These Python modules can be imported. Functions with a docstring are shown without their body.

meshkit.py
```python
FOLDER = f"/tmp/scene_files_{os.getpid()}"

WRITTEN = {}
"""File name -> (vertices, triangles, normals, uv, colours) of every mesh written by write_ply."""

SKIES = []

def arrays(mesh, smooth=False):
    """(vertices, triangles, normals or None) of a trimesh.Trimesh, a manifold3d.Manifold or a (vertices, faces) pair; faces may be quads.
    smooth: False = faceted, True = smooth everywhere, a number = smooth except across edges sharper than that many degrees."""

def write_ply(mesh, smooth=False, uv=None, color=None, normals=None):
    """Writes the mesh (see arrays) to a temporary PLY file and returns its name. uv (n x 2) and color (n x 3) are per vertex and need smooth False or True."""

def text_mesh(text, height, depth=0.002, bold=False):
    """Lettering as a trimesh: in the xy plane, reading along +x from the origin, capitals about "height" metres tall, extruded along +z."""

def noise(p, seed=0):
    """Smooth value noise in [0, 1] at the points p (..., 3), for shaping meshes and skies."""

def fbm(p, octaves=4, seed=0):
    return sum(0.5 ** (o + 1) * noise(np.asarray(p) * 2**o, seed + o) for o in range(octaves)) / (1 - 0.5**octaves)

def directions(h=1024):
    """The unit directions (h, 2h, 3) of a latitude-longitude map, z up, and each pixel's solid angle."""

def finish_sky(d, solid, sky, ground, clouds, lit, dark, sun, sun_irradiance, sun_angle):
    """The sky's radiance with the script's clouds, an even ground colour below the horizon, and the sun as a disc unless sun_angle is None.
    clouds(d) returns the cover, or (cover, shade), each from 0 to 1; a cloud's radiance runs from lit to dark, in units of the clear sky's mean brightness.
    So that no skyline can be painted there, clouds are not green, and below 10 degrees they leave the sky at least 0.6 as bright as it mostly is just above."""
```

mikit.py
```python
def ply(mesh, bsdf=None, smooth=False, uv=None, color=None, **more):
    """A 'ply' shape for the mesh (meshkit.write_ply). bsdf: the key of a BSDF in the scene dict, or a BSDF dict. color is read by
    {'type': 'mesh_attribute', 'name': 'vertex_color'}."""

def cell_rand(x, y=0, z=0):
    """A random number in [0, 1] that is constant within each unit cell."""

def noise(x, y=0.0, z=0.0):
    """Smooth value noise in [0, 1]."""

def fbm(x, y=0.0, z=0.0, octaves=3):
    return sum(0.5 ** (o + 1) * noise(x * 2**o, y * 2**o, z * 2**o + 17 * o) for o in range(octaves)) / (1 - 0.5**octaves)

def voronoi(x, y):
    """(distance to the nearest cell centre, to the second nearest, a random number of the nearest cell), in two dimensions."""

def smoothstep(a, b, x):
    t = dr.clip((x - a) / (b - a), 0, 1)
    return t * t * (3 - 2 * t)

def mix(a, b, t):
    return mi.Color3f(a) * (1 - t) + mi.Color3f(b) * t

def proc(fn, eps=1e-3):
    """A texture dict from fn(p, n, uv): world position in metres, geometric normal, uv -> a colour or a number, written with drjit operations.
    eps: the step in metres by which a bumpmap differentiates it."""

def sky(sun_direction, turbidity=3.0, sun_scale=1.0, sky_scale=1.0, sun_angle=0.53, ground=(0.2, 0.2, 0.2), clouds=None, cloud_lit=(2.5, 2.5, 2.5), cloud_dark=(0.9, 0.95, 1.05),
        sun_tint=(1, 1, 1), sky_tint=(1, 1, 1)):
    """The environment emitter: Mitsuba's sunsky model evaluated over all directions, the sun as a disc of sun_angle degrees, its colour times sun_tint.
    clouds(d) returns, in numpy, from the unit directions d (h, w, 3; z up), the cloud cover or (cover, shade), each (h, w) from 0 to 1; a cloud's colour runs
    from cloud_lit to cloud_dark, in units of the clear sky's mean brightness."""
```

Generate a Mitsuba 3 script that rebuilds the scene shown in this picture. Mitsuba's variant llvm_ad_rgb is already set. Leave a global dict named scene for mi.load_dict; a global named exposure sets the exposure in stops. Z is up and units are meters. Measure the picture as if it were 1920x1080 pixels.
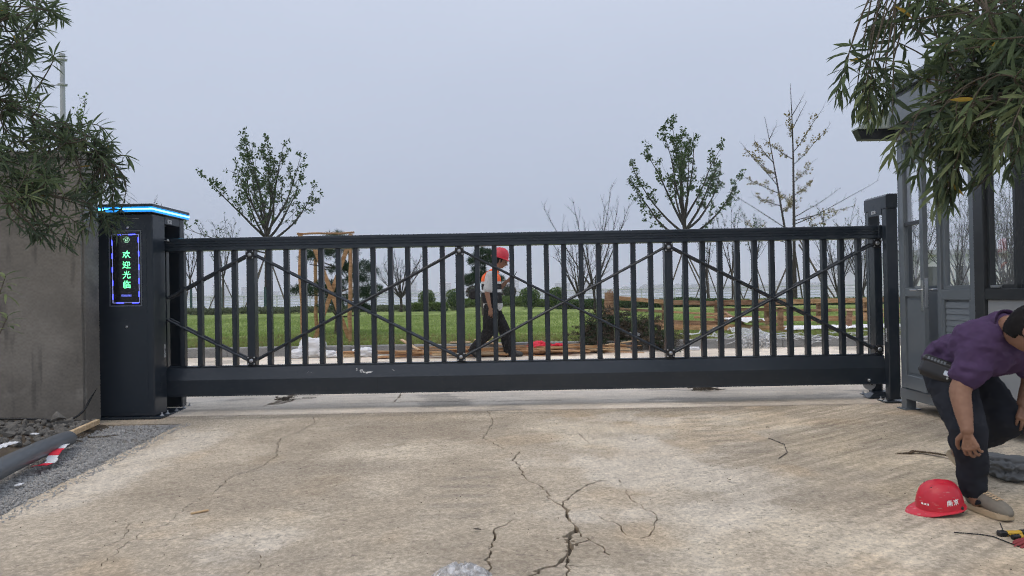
import math, random, numpy as np, trimesh, mitsuba as mi, drjit as dr, mikit, meshkit
import manifold3d as m3
from shapely.geometry import Polygon, LineString, MultiLineString, Point, box as sbox
from shapely.ops import unary_union
from shapely import affinity
from mikit import proc, noise, fbm, voronoi, cell_rand, smoothstep, mix
T = mi.ScalarTransform4f
PI = math.pi
scene, labels = {}, {}

# ------------------------------------------------------------------ camera, sky, exposure, air
EYE = (0.0, 0.0, 1.15)
ROLL, PITCH = math.radians(1.05), math.radians(0.42)
scene['camera'] = {'type': 'perspective', 'fov': 68.88, 'fov_axis': 'x', 'near_clip': 0.05, 'far_clip': 6000.0,
                   'to_world': T().look_at(origin=list(EYE), target=[0, math.cos(PITCH), 1.15 + math.sin(PITCH)], up=[math.sin(ROLL), 0, math.cos(ROLL)]),
                   'medium': {'type': 'ref', 'id': 'haze_air'}}
exposure = 2.36

def overcast(d):
    el = np.clip(d[..., 2], 0, 1)
    n = meshkit.fbm(d * np.array([2.2, 2.2, 5.0]) + 3.0, 4, 5)
    # an even stratus layer: brightest overhead, as overcast skies are, with faint soft unevenness
    return np.ones_like(el), np.clip(1.0 - 0.85 * el ** 0.8 + 0.16 * (n - 0.5), 0, 1)

scene['sky'] = mikit.sky((-0.35, -0.45, 0.82), turbidity=4, sun_scale=0.12, sun_angle=28, clouds=overcast,
                         cloud_lit=(1.60, 1.71, 1.98), cloud_dark=(0.725, 0.845, 1.10), ground=(0.25, 0.24, 0.22))

# ------------------------------------------------------------------ helpers
def uniq(name):
    if name not in USED:
        USED[name] = 0
        return name
    USED[name] += 1
    return '%s_%03d' % (name, USED[name])
USED = {}
def thing(name, label, cat, group=None):
    k = uniq(name)
    labels[k] = {'label': label, 'category': cat}
    if group: labels[k]['group'] = group
    return k
def put(key, mesh, m, smooth=False, **kw):
    """one entry under a thing or part, numbered when its name is taken"""
    k = uniq(key)
    scene[k] = mesh if isinstance(mesh, dict) else mikit.ply(mesh, m, smooth=smooth, **kw)
    return k
def placed(d, to): return {**d, 'to_world': to}
def solo(name, mesh, m, label, cat, group=None, smooth=False, **kw):
    k = thing(name, label, cat, group)
    scene[k] = mesh if isinstance(mesh, dict) else mikit.ply(mesh, m, smooth=smooth, **kw)
    return k
def ground_like(name, mesh, m, label=None, kind='structure', smooth=False, **kw):
    k = uniq(name)
    scene[k] = mesh if isinstance(mesh, dict) else mikit.ply(mesh, m, smooth=smooth, **kw)
    labels[k] = {'label': label or name.replace('_', ' '), 'kind': kind}
    return k
def cat(*ms):
    ms = [m for m in (ms[0] if len(ms) == 1 and isinstance(ms[0], (list, tuple)) else ms)]
    out = []
    for m in ms:
        if isinstance(m, m3.Manifold):
            q = m.to_mesh(); m = trimesh.Trimesh(q.vert_properties[:, :3], q.tri_verts, process=False)
        out.append(m)
    v = np.vstack([m.vertices for m in out]); n = np.cumsum([0] + [len(m.vertices) for m in out[:-1]])
    return trimesh.Trimesh(v, np.vstack([m.faces + k for m, k in zip(out, n)]), process=False)
def bx(x0, x1, y0, y1, z0, z1, r=0.0):
    """a box between two corners, its edges rounded off by a small chamfer r"""
    s = np.array([x1 - x0, y1 - y0, z1 - z0]); c = np.array([(x0 + x1) / 2, (y0 + y1) / 2, (z0 + z1) / 2])
    if r <= 0:
        m = trimesh.creation.box(s); m.apply_translation(c); return m
    r = min(r, s.min() * 0.45); h = s / 2; p = []
    for a in (-1, 1):
        for b in (-1, 1):
            for e in (-1, 1):
                q = np.array([a, b, e])
                for i in range(3):
                    k = q * (h - r); k[i] = q[i] * h[i]; p.append(k)
    m = trimesh.convex.convex_hull(np.array(p)); m.apply_translation(c); return m
def tube(pts, rad, n=8, caps=True):
    """a round bar through points, with a radius at each"""
    p = np.asarray(pts, float); r = np.broadcast_to(np.asarray(rad, float), len(p))
    t = np.gradient(p, axis=0); t /= np.linalg.norm(t, axis=1, keepdims=True) + 1e-12
    a = np.cross(t[0], [0, 0, 1.0]); a = a if np.linalg.norm(a) > 0.05 else np.cross(t[0], [1.0, 0, 0])
    a /= np.linalg.norm(a); rings = []
    ang = np.arange(n) * 2 * PI / n
    for i in range(len(p)):
        a = a - t[i] * (a @ t[i]); a /= np.linalg.norm(a) + 1e-12; b = np.cross(t[i], a)
        rings.append(p[i] + r[i] * (np.cos(ang)[:, None] * a + np.sin(ang)[:, None] * b))
    v = np.vstack(rings); f = []
    for i in range(len(p) - 1):
        for j in range(n):
            q, w = i * n + j, i * n + (j + 1) % n
            f += [[q, w, w + n], [q, w + n, q + n]]
    if caps:
        for base, o in ((0, -1), ((len(p) - 1) * n, 1)):
            for j in range(1, n - 1):
                f.append([base, base + j, base + j + 1] if o > 0 else [base, base + j + 1, base + j])
    return trimesh.Trimesh(v, np.array(f), process=False)
def rod(a, b, r, n=8): return tube([a, b], [r, r], n)
def bar(a, b, w, h, up=(0, 0, 1), r=0.004):
    """a square-edged timber or profile from a to b, w wide and h high"""
    a, b = np.array(a, float), np.array(b, float); d = b - a; L = np.linalg.norm(d); d /= L
    s = np.cross(d, up); s /= np.linalg.norm(s); u = np.cross(s, d)
    m = bx(0, L, -w / 2, w / 2, -h / 2, h / 2, r)
    M = np.eye(4); M[:3, :3] = np.stack([d, s, u], 1); M[:3, 3] = a; m.apply_transform(M); return m
def extr_x(prof, x0, x1):
    """a closed profile in (y, z) drawn out along x"""
    m = trimesh.creation.extrude_polygon(Polygon(prof), x1 - x0, engine='earcut')
    v = m.vertices.copy(); m.vertices = np.stack([x0 + v[:, 2], v[:, 0], v[:, 1]], 1)
    return m
def lathe(prof, n=24):
    p = np.asarray(prof, float); a = np.arange(n) * 2 * PI / n
    v = np.stack([p[:, None, 0] * np.cos(a), p[:, None, 0] * np.sin(a), np.repeat(p[:, 1:2], n, 1)], -1).reshape(-1, 3); f = []
    for i in range(len(p) - 1):
        for j in range(n):
            q, w = i * n + j, i * n + (j + 1) % n
            f += [[q, w, w + n], [q, w + n, q + n]]
    return trimesh.Trimesh(v, np.array(f), process=True)
def moved(m, loc=(0, 0, 0), rz=0, rx=0, ry=0, s=1.0):
    m = m.copy(); M = trimesh.transformations.euler_matrix(rx, ry, rz, 'sxyz'); M[:3, :3] *= s; M[:3, 3] = loc; m.apply_transform(M); return m
def rough(m, amp, scale, seed=0):
    """vertices pushed about by smooth noise"""
    v = np.asarray(m.vertices); o = np.stack([meshkit.fbm(v * scale + k * 37.1, 3, seed + k) for k in range(3)], 1) - 0.5
    m = m.copy(); m.vertices = v + 2 * amp * o; return m
def sph(r=1.0, sub=2): return trimesh.creation.icosphere(subdivisions=sub, radius=r)
def flat(poly, z=0.0):
    """a polygon laid flat as a sheet"""
    v, f = trimesh.creation.triangulate_polygon(poly, engine='earcut')
    v = np.asarray(v)
    m = trimesh.Trimesh(np.column_stack([v, np.full(len(v), z)]), f, process=False)
    if len(f) and np.cross(m.triangles[0][1] - m.triangles[0][0], m.triangles[0][2] - m.triangles[0][0])[2] < 0: m.invert()
    return m
def grade(y):
    """height of the paved ground: flat up to the gate line, then a gentle rise to the kerb"""
    return np.clip(0.0415 * (np.asarray(y, float) - 7.32), 0, 0.2)
def on_grade(m, dz=0.0):
    m = m.copy(); v = np.array(m.vertices); v[:, 2] += grade(v[:, 1]) + dz; m.vertices = v; return m

# ------------------------------------------------------------------ materials
def R(c): return {'type': 'rgb', 'value': list(c)}
def pr(name, color, rough_=0.6, spec=0.5, metal=0.0, **kw):
    scene[name] = {'type': 'twosided', 'bsdf': {'type': 'principled', 'base_color': color if isinstance(color, dict) else R(color), 'roughness': rough_, 'specular': spec, 'metallic': metal, **kw}}
def bump(name, inner, fn, scale, eps=2e-3):
    scene[name] = {'type': 'twosided', 'bsdf': {'type': 'bumpmap', 'arbitrary': proc(fn, eps), 'scale': scale, 'bsdf': inner}}
def prb(name, color, fn, scale, rough_=0.8, spec=0.3, eps=2e-3):
    bump(name, {'type': 'principled', 'base_color': color if isinstance(color, dict) else R(color), 'roughness': rough_, 'specular': spec}, fn, scale, eps)

def c_drive(p, n, uv):
    x, y = p.x, p.y
    a = fbm(x * 0.50 + 3.1, y * 0.42, 0.0, 4); b = fbm(x * 2.3, y * 1.8 + 9, 1.0, 4)
    u, w = x * 0.80 + y * 0.60, -x * 0.60 + y * 0.80
    s = fbm(u * 2.2, w * 22.0, 2.0, 3); sq = noise(x * 75, y * 75, 5.0); sp = noise(x * 190, y * 190, 3.0)
    c = mix((0.335, 0.288, 0.228), (0.425, 0.373, 0.303), smoothstep(0.34, 0.66, a * 0.7 + b * 0.3))
    c = mix(c, (0.52, 0.465, 0.38), smoothstep(0.50, 0.72, fbm(x * 0.9 + 20, y * 0.8, 4.0, 4)) * 0.75)          # worn pale laitance
    c = mix(c, (0.25, 0.222, 0.188), smoothstep(0.54, 0.68, fbm(x * 0.8 + 41, y * 1.2 + 4, 6.0, 4)) * 0.42)     # damp dirty patches
    c = mix(c, (0.42, 0.325, 0.220), smoothstep(0.60, 0.75, fbm(x * 1.7 + 11, y * 1.7 + 14, 8.0, 3)) * 0.35)    # rusty soil stains
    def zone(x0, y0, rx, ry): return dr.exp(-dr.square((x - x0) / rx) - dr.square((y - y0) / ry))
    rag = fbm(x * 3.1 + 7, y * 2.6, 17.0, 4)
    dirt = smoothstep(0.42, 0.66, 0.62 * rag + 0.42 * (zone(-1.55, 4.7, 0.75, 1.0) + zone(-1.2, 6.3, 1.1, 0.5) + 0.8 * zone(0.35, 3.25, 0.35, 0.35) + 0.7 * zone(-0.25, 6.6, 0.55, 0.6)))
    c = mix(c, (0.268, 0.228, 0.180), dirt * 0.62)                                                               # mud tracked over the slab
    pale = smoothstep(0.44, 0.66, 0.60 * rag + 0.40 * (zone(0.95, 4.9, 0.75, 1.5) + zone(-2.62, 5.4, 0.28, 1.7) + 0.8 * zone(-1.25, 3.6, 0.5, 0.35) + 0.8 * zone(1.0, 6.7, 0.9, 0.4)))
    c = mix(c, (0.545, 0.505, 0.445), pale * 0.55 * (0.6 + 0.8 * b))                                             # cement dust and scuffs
    c = mix(c, (0.44, 0.375, 0.275), smoothstep(0.40, 0.70, 0.5 * rag + 0.4 * zone(2.6, 4.6, 0.9, 2.2)) * 0.5)   # yellow silt by the booth
    lug = smoothstep(0.50, 0.66, 0.5 + 0.5 * dr.sin(y * 31.0 + 1.6 * fbm(x * 5, y * 3, 1.0, 2)) * 0.55 + 0.5 * (fbm(x * 5, y * 5, 12.0, 3) - 0.5))
    for x0, hw in ((-0.32, 0.20), (1.55, 0.22)):                                                                 # dirt left by tyre lugs
        q = dr.abs(x - x0 - 0.05 * (y - 4.5) - 0.10 * (noise(y * 0.7, x0) - 0.5))
        c = mix(c, (0.255, 0.225, 0.19), lug * (1 - smoothstep(hw * 0.7, hw, q)) * smoothstep(0.40, 0.62, fbm(x * 1.3, y * 0.9, 15.0, 3)) * 0.55)
    gut = (1 - smoothstep(0.03, 0.20, dr.abs(y - 7.25 - 0.10 * (fbm(x * 2, y, 3.0, 3) - 0.5)))) * smoothstep(0.30, 0.6, fbm(x * 1.6, y * 6, 5.0, 3))
    c = mix(c, (0.22, 0.20, 0.175), gut * 0.6)                                                                   # silt washed along the low joint
    st = 0.10 + 0.26 * smoothstep(0.8, 2.2, x + 0.4 * (a - 0.5))
    c = c * (1 - st + 2 * st * s) * (0.74 + 0.52 * fbm(x * 62, y * 50, 5.0, 3)) * (0.90 + 0.20 * fbm(x * 11 + y * 2, y * 26, 21.0, 3)) * (0.86 + 0.28 * sq) * (0.86 + 0.28 * sp)
    c = c * mi.Color3f(1.07, 1.045, 0.99)
    return mix(c, (0.16, 0.14, 0.12), smoothstep(0.68, 0.86, fbm(x * 31 + 7, y * 44, 7.0, 3)) * 0.5)
def h_drive(p, n, uv):
    x, y = p.x, p.y
    u, w = x * 0.80 + y * 0.60, -x * 0.60 + y * 0.80
    return 0.45 * fbm(u * 3, w * 26.0, 2.0, 3) * smoothstep(-0.5, 2.2, x) + 0.45 * fbm(x * 55, y * 45, 5.0, 3) + 0.2 * noise(x * 190, y * 190, 3.0) + 0.5 * fbm(x * 7, y * 7, 1.0, 3)
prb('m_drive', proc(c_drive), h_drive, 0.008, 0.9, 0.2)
def c_road(p, n, uv):
    x, y = p.x, p.y
    a = fbm(x * 0.7 + 3.1, y * 1.1, 0.0, 4); s = fbm(x * 3.0, y * 18.0, 2.0, 3)
    c = mix((0.48, 0.425, 0.35), (0.63, 0.565, 0.475), smoothstep(0.3, 0.66, a))
    c = mix(c, (0.27, 0.245, 0.21), smoothstep(0.60, 0.74, fbm(x * 1.3 + 5, y * 2.6, 9.0, 4)) * 0.6)
    return c * (0.84 + 0.32 * s) * (0.88 + 0.24 * noise(x * 90, y * 90, 1.0))
prb('m_road', proc(c_road), lambda p, n, uv: fbm(p.x * 8, p.y * 24, 2.0, 4), 0.006, 0.9, 0.2)
def c_grout(p, n, uv):
    x, y = p.x, p.y
    d1, d2, r = voronoi(x * 62, y * 62)
    c = mix((0.23, 0.235, 0.23), (0.56, 0.56, 0.54), smoothstep(0.1, 1.0, r))
    c = c * (0.45 + 0.55 * smoothstep(0.02, 0.25, d2 - d1))
    return mix(c, (0.15, 0.13, 0.105), smoothstep(0.55, 0.7, fbm(x * 2.1, y * 2.1, 3.0, 4)) * 0.6)
prb('m_gravel', proc(c_grout), lambda p, n, uv: smoothstep(0.0, 0.5, voronoi(p.x * 62, p.y * 62)[1] - voronoi(p.x * 62, p.y * 62)[0]), 0.007, 0.95, 0.1)
prb('m_soil', proc(lambda p, n, uv: mix((0.06, 0.048, 0.036), (0.14, 0.115, 0.088), fbm(p.x * 9, p.y * 9, p.z * 9, 4))), lambda p, n, uv: fbm(p.x * 22, p.y * 22, p.z * 22, 4), 0.03, 0.95, 0.1)
def c_wall(p, n, uv):
    x, y, z = p.x + p.y * 0.3, p.y, p.z
    a = fbm(x * 1.6, z * 1.3, 2.0, 4); b = fbm(x * 9, z * 3.2, 5.0, 4); r = fbm(x * 12, z * 0.8, 7.0, 3)
    c = mix((0.172, 0.160, 0.142), (0.245, 0.229, 0.205), smoothstep(0.32, 0.68, a))
    c = mix(c, (0.10, 0.095, 0.088), smoothstep(0.55, 0.78, r) * smoothstep(0.45, 0.7, b) * 0.75)
    c = mix(c, (0.29, 0.275, 0.25), smoothstep(0.66, 0.76, fbm(x * 3.1, z * 3.4, 11.0, 4)) * 0.4)
    return c * (0.86 + 0.28 * noise(x * 60, y * 60, z * 60))
prb('m_wall', proc(c_wall), lambda p, n, uv: fbm(p.x * 7, p.y * 7, p.z * 7, 4) + 0.25 * noise(p.x * 70, p.y * 70, p.z * 70), 0.012, 0.92, 0.2)
def c_lawn(p, n, uv):
    x, y = p.x, p.y
    a = fbm(x * 0.5, y * 0.35, 0.0, 4); b = fbm(x * 3.0, y * 1.5, 3.0, 3)
    c = mix((0.130, 0.180, 0.050), (0.235, 0.295, 0.100), smoothstep(0.3, 0.7, a * 0.5 + b * 0.5))
    bare = smoothstep(0.50, 0.66, fbm(x * 2.2, y * 2.8, 5.0, 4)) * (1 - smoothstep(13.0, 14.6, y))
    return mix(c, (0.16, 0.125, 0.075), bare * 0.85) * (0.75 + 0.5 * noise(x * 40, y * 22, 2.0))
prb('m_lawn', proc(c_lawn), lambda p, n, uv: fbm(p.x * 18, p.y * 12, 0.0, 3), 0.03, 0.9, 0.2)
bump('m_water', {'type': 'principled', 'base_color': R((0.21, 0.235, 0.255)), 'roughness': 0.22, 'specular': 0.5}, lambda p, n, uv: fbm(p.x * 1.1, p.y * 2.6, 0.0, 3), 0.012, 2e-2)
pr('m_land', proc(lambda p, n, uv: mix((0.09, 0.10, 0.055), (0.17, 0.155, 0.115), fbm(p.x * 0.4, p.y * 0.4, 0.0, 4))), 0.95, 0.1)
# painted and bare metal
def paint(name, c, r, dust, spec=0.5):
    pr(name, proc(lambda p, n, uv: mix(c, dust, smoothstep(0.50, 0.80, fbm(p.x * 2.3 + p.y, p.z * 5.0, 1.0, 4)) * 0.35 + smoothstep(0.74, 0.80, noise(p.x * 45, p.y * 45, p.z * 45)) * 0.2)), r, spec)
paint('m_gate', (0.0125, 0.0200, 0.0295), 0.28, (0.024, 0.031, 0.040), 0.65)
paint('m_cabinet', (0.0140, 0.0225, 0.0335), 0.30, (0.022, 0.030, 0.040), 0.6)
paint('m_booth', (0.120, 0.142, 0.162), 0.34, (0.155, 0.175, 0.19))
paint('m_booth_panel', (0.155, 0.178, 0.198), 0.4, (0.19, 0.21, 0.225))
paint('m_booth_dark', (0.022, 0.026, 0.03), 0.35, (0.035, 0.04, 0.043))
pr('m_roof_pale', (0.33, 0.385, 0.36), 0.32, 0.5)
pr('m_white_panel', (0.30, 0.315, 0.32), 0.5)
pr('m_black', (0.012, 0.013, 0.014), 0.45)
pr('m_rubber', (0.018, 0.018, 0.019), 0.7, 0.3)
pr('m_steel', (0.62, 0.63, 0.64), 0.28, 0.5, 1.0)
pr('m_galv', (0.42, 0.44, 0.46), 0.5, 0.5)
pr('m_white', (0.78, 0.78, 0.77), 0.5)
pr('m_rail_white', (0.62, 0.66, 0.69), 0.45)
pr('m_screen', (0.006, 0.006, 0.008), 0.12, 0.5)
scene['m_glass'] = {'type': 'thindielectric', 'int_ior': 1.5}
def glow(c, s): return {'emitter': {'type': 'area', 'radiance': R([k * s for k in c])}}
def timber(name, a, b, sc=1.0):
    pr(name, proc(lambda p, n, uv: mix(a, b, smoothstep(0.3, 0.7, fbm(p.x * 7 * sc, p.y * 7 * sc, p.z * 30 * sc, 4))) * (0.8 + 0.4 * noise(p.x * 60, p.y * 60, p.z * 60))), 0.75, 0.25)
timber('m_pole', (0.30, 0.165, 0.075), (0.43, 0.27, 0.14))
timber('m_rustic', (0.20, 0.105, 0.062), (0.36, 0.225, 0.14))
timber('m_plank', (0.40, 0.215, 0.105), (0.56, 0.36, 0.21))
timber('m_plank_pale', (0.50, 0.35, 0.20), (0.63, 0.48, 0.31))
pr('m_rubble', proc(lambda p, n, uv: mix((0.10, 0.094, 0.084), (0.23, 0.22, 0.20), fbm(p.x * 17, p.y * 17, p.z * 17, 4))), 0.92, 0.15)
pr('m_stone', proc(lambda p, n, uv: mix((0.25, 0.245, 0.235), (0.44, 0.43, 0.41), fbm(p.x * 14, p.y * 14, p.z * 14, 4))), 0.9, 0.2)
pr('m_kerb', proc(lambda p, n, uv: mix((0.20, 0.205, 0.205), (0.33, 0.33, 0.325), fbm(p.x * 5, p.y * 9, p.z * 14, 4)) * (0.8 + 0.4 * noise(p.x * 80, p.y * 80, p.z * 80))), 0.9, 0.2)
# vegetation
pr('m_bark', proc(lambda p, n, uv: mix((0.065, 0.055, 0.046), (0.145, 0.125, 0.10), fbm(p.x * 20, p.y * 20, p.z * 6, 3))), 0.9, 0.2)
pr('m_twig', (0.11, 0.092, 0.070), 0.8, 0.2); pr('m_limb', (0.045, 0.040, 0.035), 0.9, 0.2)
def leafm(name, c, tr=0.25, r=0.42):
    scene[name] = {'type': 'principledthin', 'base_color': R(c), 'roughness': r, 'diff_trans': 2 * tr, 'spec_trans': 0.0, 'eta': 1.4}
leafm('m_leaf_dark', (0.098, 0.132, 0.084), .36, .28); leafm('m_leaf_mid', (0.140, 0.190, 0.098), .38, .28); leafm('m_leaf_light', (0.24, 0.29, 0.145), .40, .30); leafm('m_leaf_yellow', (0.46, 0.31, 0.06), .4)
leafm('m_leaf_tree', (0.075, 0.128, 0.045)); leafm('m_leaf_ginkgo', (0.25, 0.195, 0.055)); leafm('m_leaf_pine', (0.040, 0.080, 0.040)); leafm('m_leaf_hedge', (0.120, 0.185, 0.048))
leafm('m_leaf_grey', (0.155, 0.185, 0.11)); leafm('m_leaf_red', (0.07, 0.055, 0.045)); leafm('m_grass', (0.29, 0.385, 0.12)); leafm('m_grass_dry', (0.26, 0.22, 0.10)); leafm('m_dead', (0.085, 0.07, 0.05))
pr('m_wrap', (0.035, 0.085, 0.085), 0.8)
# ------------------------------------------------------------------ the ground, the water and the air
rng = np.random.default_rng(7)
scene['haze_air'] = {'type': 'homogeneous', 'albedo': R((0.95, 0.95, 0.95)), 'sigma_t': 0.00085}
k = uniq('haze'); labels[k] = {'label': 'thin grey haze hanging over the water and the far shore', 'kind': 'stuff'}
scene[k] = {'type': 'cube', 'to_world': T().translate([0, 700, 22.5]).scale([1500, 1150, 26]), 'bsdf': {'type': 'null'}, 'interior': {'type': 'ref', 'id': 'haze_air'}}
ground_like('ground', bx(-1400, 1400, -400, 12.3, -0.5, -0.06), 'm_land', 'bare earth around the gateway')
ground_like('water', bx(-1450, 1450, 46.6, 1800, -2.4, -1.3), 'm_water', 'grey calm river beyond the waterfront railing')
ground_like('far_shore', moved(rough(moved(trimesh.creation.box([2800, 260, 8]).subdivide().subdivide().subdivide().subdivide(), (0, 0, 0)), 2.5, 0.02, 3), (0, 1530, -3.2)), 'm_land', 'low far bank of the river')

CRACKS = [  # run of each crack over the slab, and its width in metres
 ([(-.263,7.332),(-.197,6.83),(-.218,6.4),(-.256,5.957),(-.188,5.822),(-.089,5.553)], .007),
 ([(.033,5.467),(-.016,5.141),(.027,4.911),(.067,4.62),(.148,4.454),(.193,4.246),(.181,4.196),(.249,4.04)], .010),
 ([(.249,4.04),(.274,3.949),(.268,3.8),(.293,3.652)], .015),
 ([(.293,3.652),(.244,3.543),(.245,3.4),(.221,3.271)], .024), ([(.221,3.271),(.183,3.189),(.119,3.136),(.055,3.05),(-.021,2.938),(-.09,2.7)], .015),
 ([(.249,4.04),(.31,4.227),(.416,4.435),(.511,4.561),(.561,4.564)], .010),
 ([(.293,3.652),(.306,3.563),(.343,3.461),(.388,3.378),(.404,3.27)], .008), ([(.221,3.271),(.201,3.066),(.195,2.928),(.21,2.6)], .012),
 ([(.245,3.4),(.272,3.399),(.295,3.441),(.338,3.476)], .010), ([(.213,3.159),(.26,3.137),(.339,3.153)], .006),
 ([(.633,4.565),(.627,4.253),(.639,4.118),(.674,4.033),(.683,3.923),(.711,3.893),(.712,3.8),(.688,3.722),(.642,3.567),(.58,3.485)], .006),
 ([(.423,3.849),(.44,3.776),(.489,3.734),(.507,3.625),(.518,3.535)], .006),
 ([(-.022,3.791),(-.108,3.659),(-.107,3.486),(-.127,3.374),(-.118,3.308),(-.141,3.237),(-.118,3.185),(-.118,3.065),(-.124,2.89),(-.1,2.6)], .009),
 ([(-1.939,7.201),(-1.822,6.819),(-1.838,6.445),(-1.916,6.113),(-1.815,5.686),(-1.732,5.437),(-1.728,5.223),(-1.742,5.026),(-1.831,4.842),(-1.814,4.587)], .007),
 ([(-1.814,4.587),(-1.789,4.427),(-1.828,4.153),(-1.79,3.817),(-1.859,3.694),(-1.849,3.536),(-1.802,3.245)], .004),
 ([(.523,6.108),(.549,5.796),(.569,5.67)], .006), ([(.656,5.525),(.667,5.304)], .005), ([(.511,4.148),(.581,4.122),(.639,4.118)], .005),
 ([(-1.903,3.616),(-1.71,3.59),(-1.56,3.597),(-1.321,3.508)], .0035), ([(-2.05,3.95),(-1.93,3.72),(-1.903,3.616),(-1.95,3.4)], .004),
 ([(-1.15,3.35),(-1.1,3.2),(-1.16,3.02),(-1.12,2.8)], .004), ([(1.25,5.95),(1.36,6.15),(1.5,6.22)], .004)]
def crack_shape(pts, w):
    p = np.array(pts); seg = []; q = [p[0]]
    for a, b in zip(p[:-1], p[1:]):
        n = max(2, int(np.linalg.norm(b - a) / 0.035))
        for i in range(1, n + 1):
            t = i / n; d = (b - a)[::-1] * [1, -1]; d = d / (np.linalg.norm(d) + 1e-9)
            q.append(a + (b - a) * t + d * rng.normal(0, 0.008) * (t < 1))
    for a, b in zip(q[:-1], q[1:]):
        seg.append(LineString([a, b]).buffer(w * 0.5 * rng.uniform(0.35, 1.5), quad_segs=2))
        if rng.uniform() < .16 and w > .005:   # a chip broken out of the edge
            c = b + rng.normal(0, w * .8, 2); seg.append(Polygon([c + rng.uniform(.25, 1.0) * w * np.array([math.cos(t) * 1.5, math.sin(t)]) for t in np.linspace(0, 2 * PI, 8)[:-1]]).buffer(0))
    return unary_union(seg)
cr = unary_union([crack_shape(*c) for c in CRACKS] + [Point(.238 + rng.normal(0, .02), 3.45 + rng.normal(0, .09)).buffer(rng.uniform(.008, .018), quad_segs=2) for _ in range(9)])
edge = [(-3.1, 6.93), (-3.04, 6.4), (-2.98, 5.8), (-2.91, 5.2), (-2.86, 4.6), (-2.79, 4.06), (-2.68, 3), (-2.5, 1), (-2.3, -3)]
jag = []
for a, b in zip(edge[:-1], edge[1:]):
    n = max(2, int(math.dist(a, b) / 0.06))
    jag += [(a[0] + (b[0] - a[0]) * i / n + rng.normal(0, .008), a[1] + (b[1] - a[1]) * i / n) for i in range(n)]
slab = Polygon([(-4.7, 7.345), (-4.7, 6.95)] + jag + [(-2.3, -3), (7.5, -3), (7.5, 7.345)]).difference(cr)
ms = [trimesh.creation.extrude_polygon(g, 0.05, engine='earcut') for g in getattr(slab, 'geoms', [slab])]
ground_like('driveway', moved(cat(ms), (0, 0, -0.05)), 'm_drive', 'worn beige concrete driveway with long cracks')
ground_like('soil', bx(-5.5, 7.5, -3, 7.4, -0.07, -0.032), 'm_soil', 'dark earth in the cracks of the slab')
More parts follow.
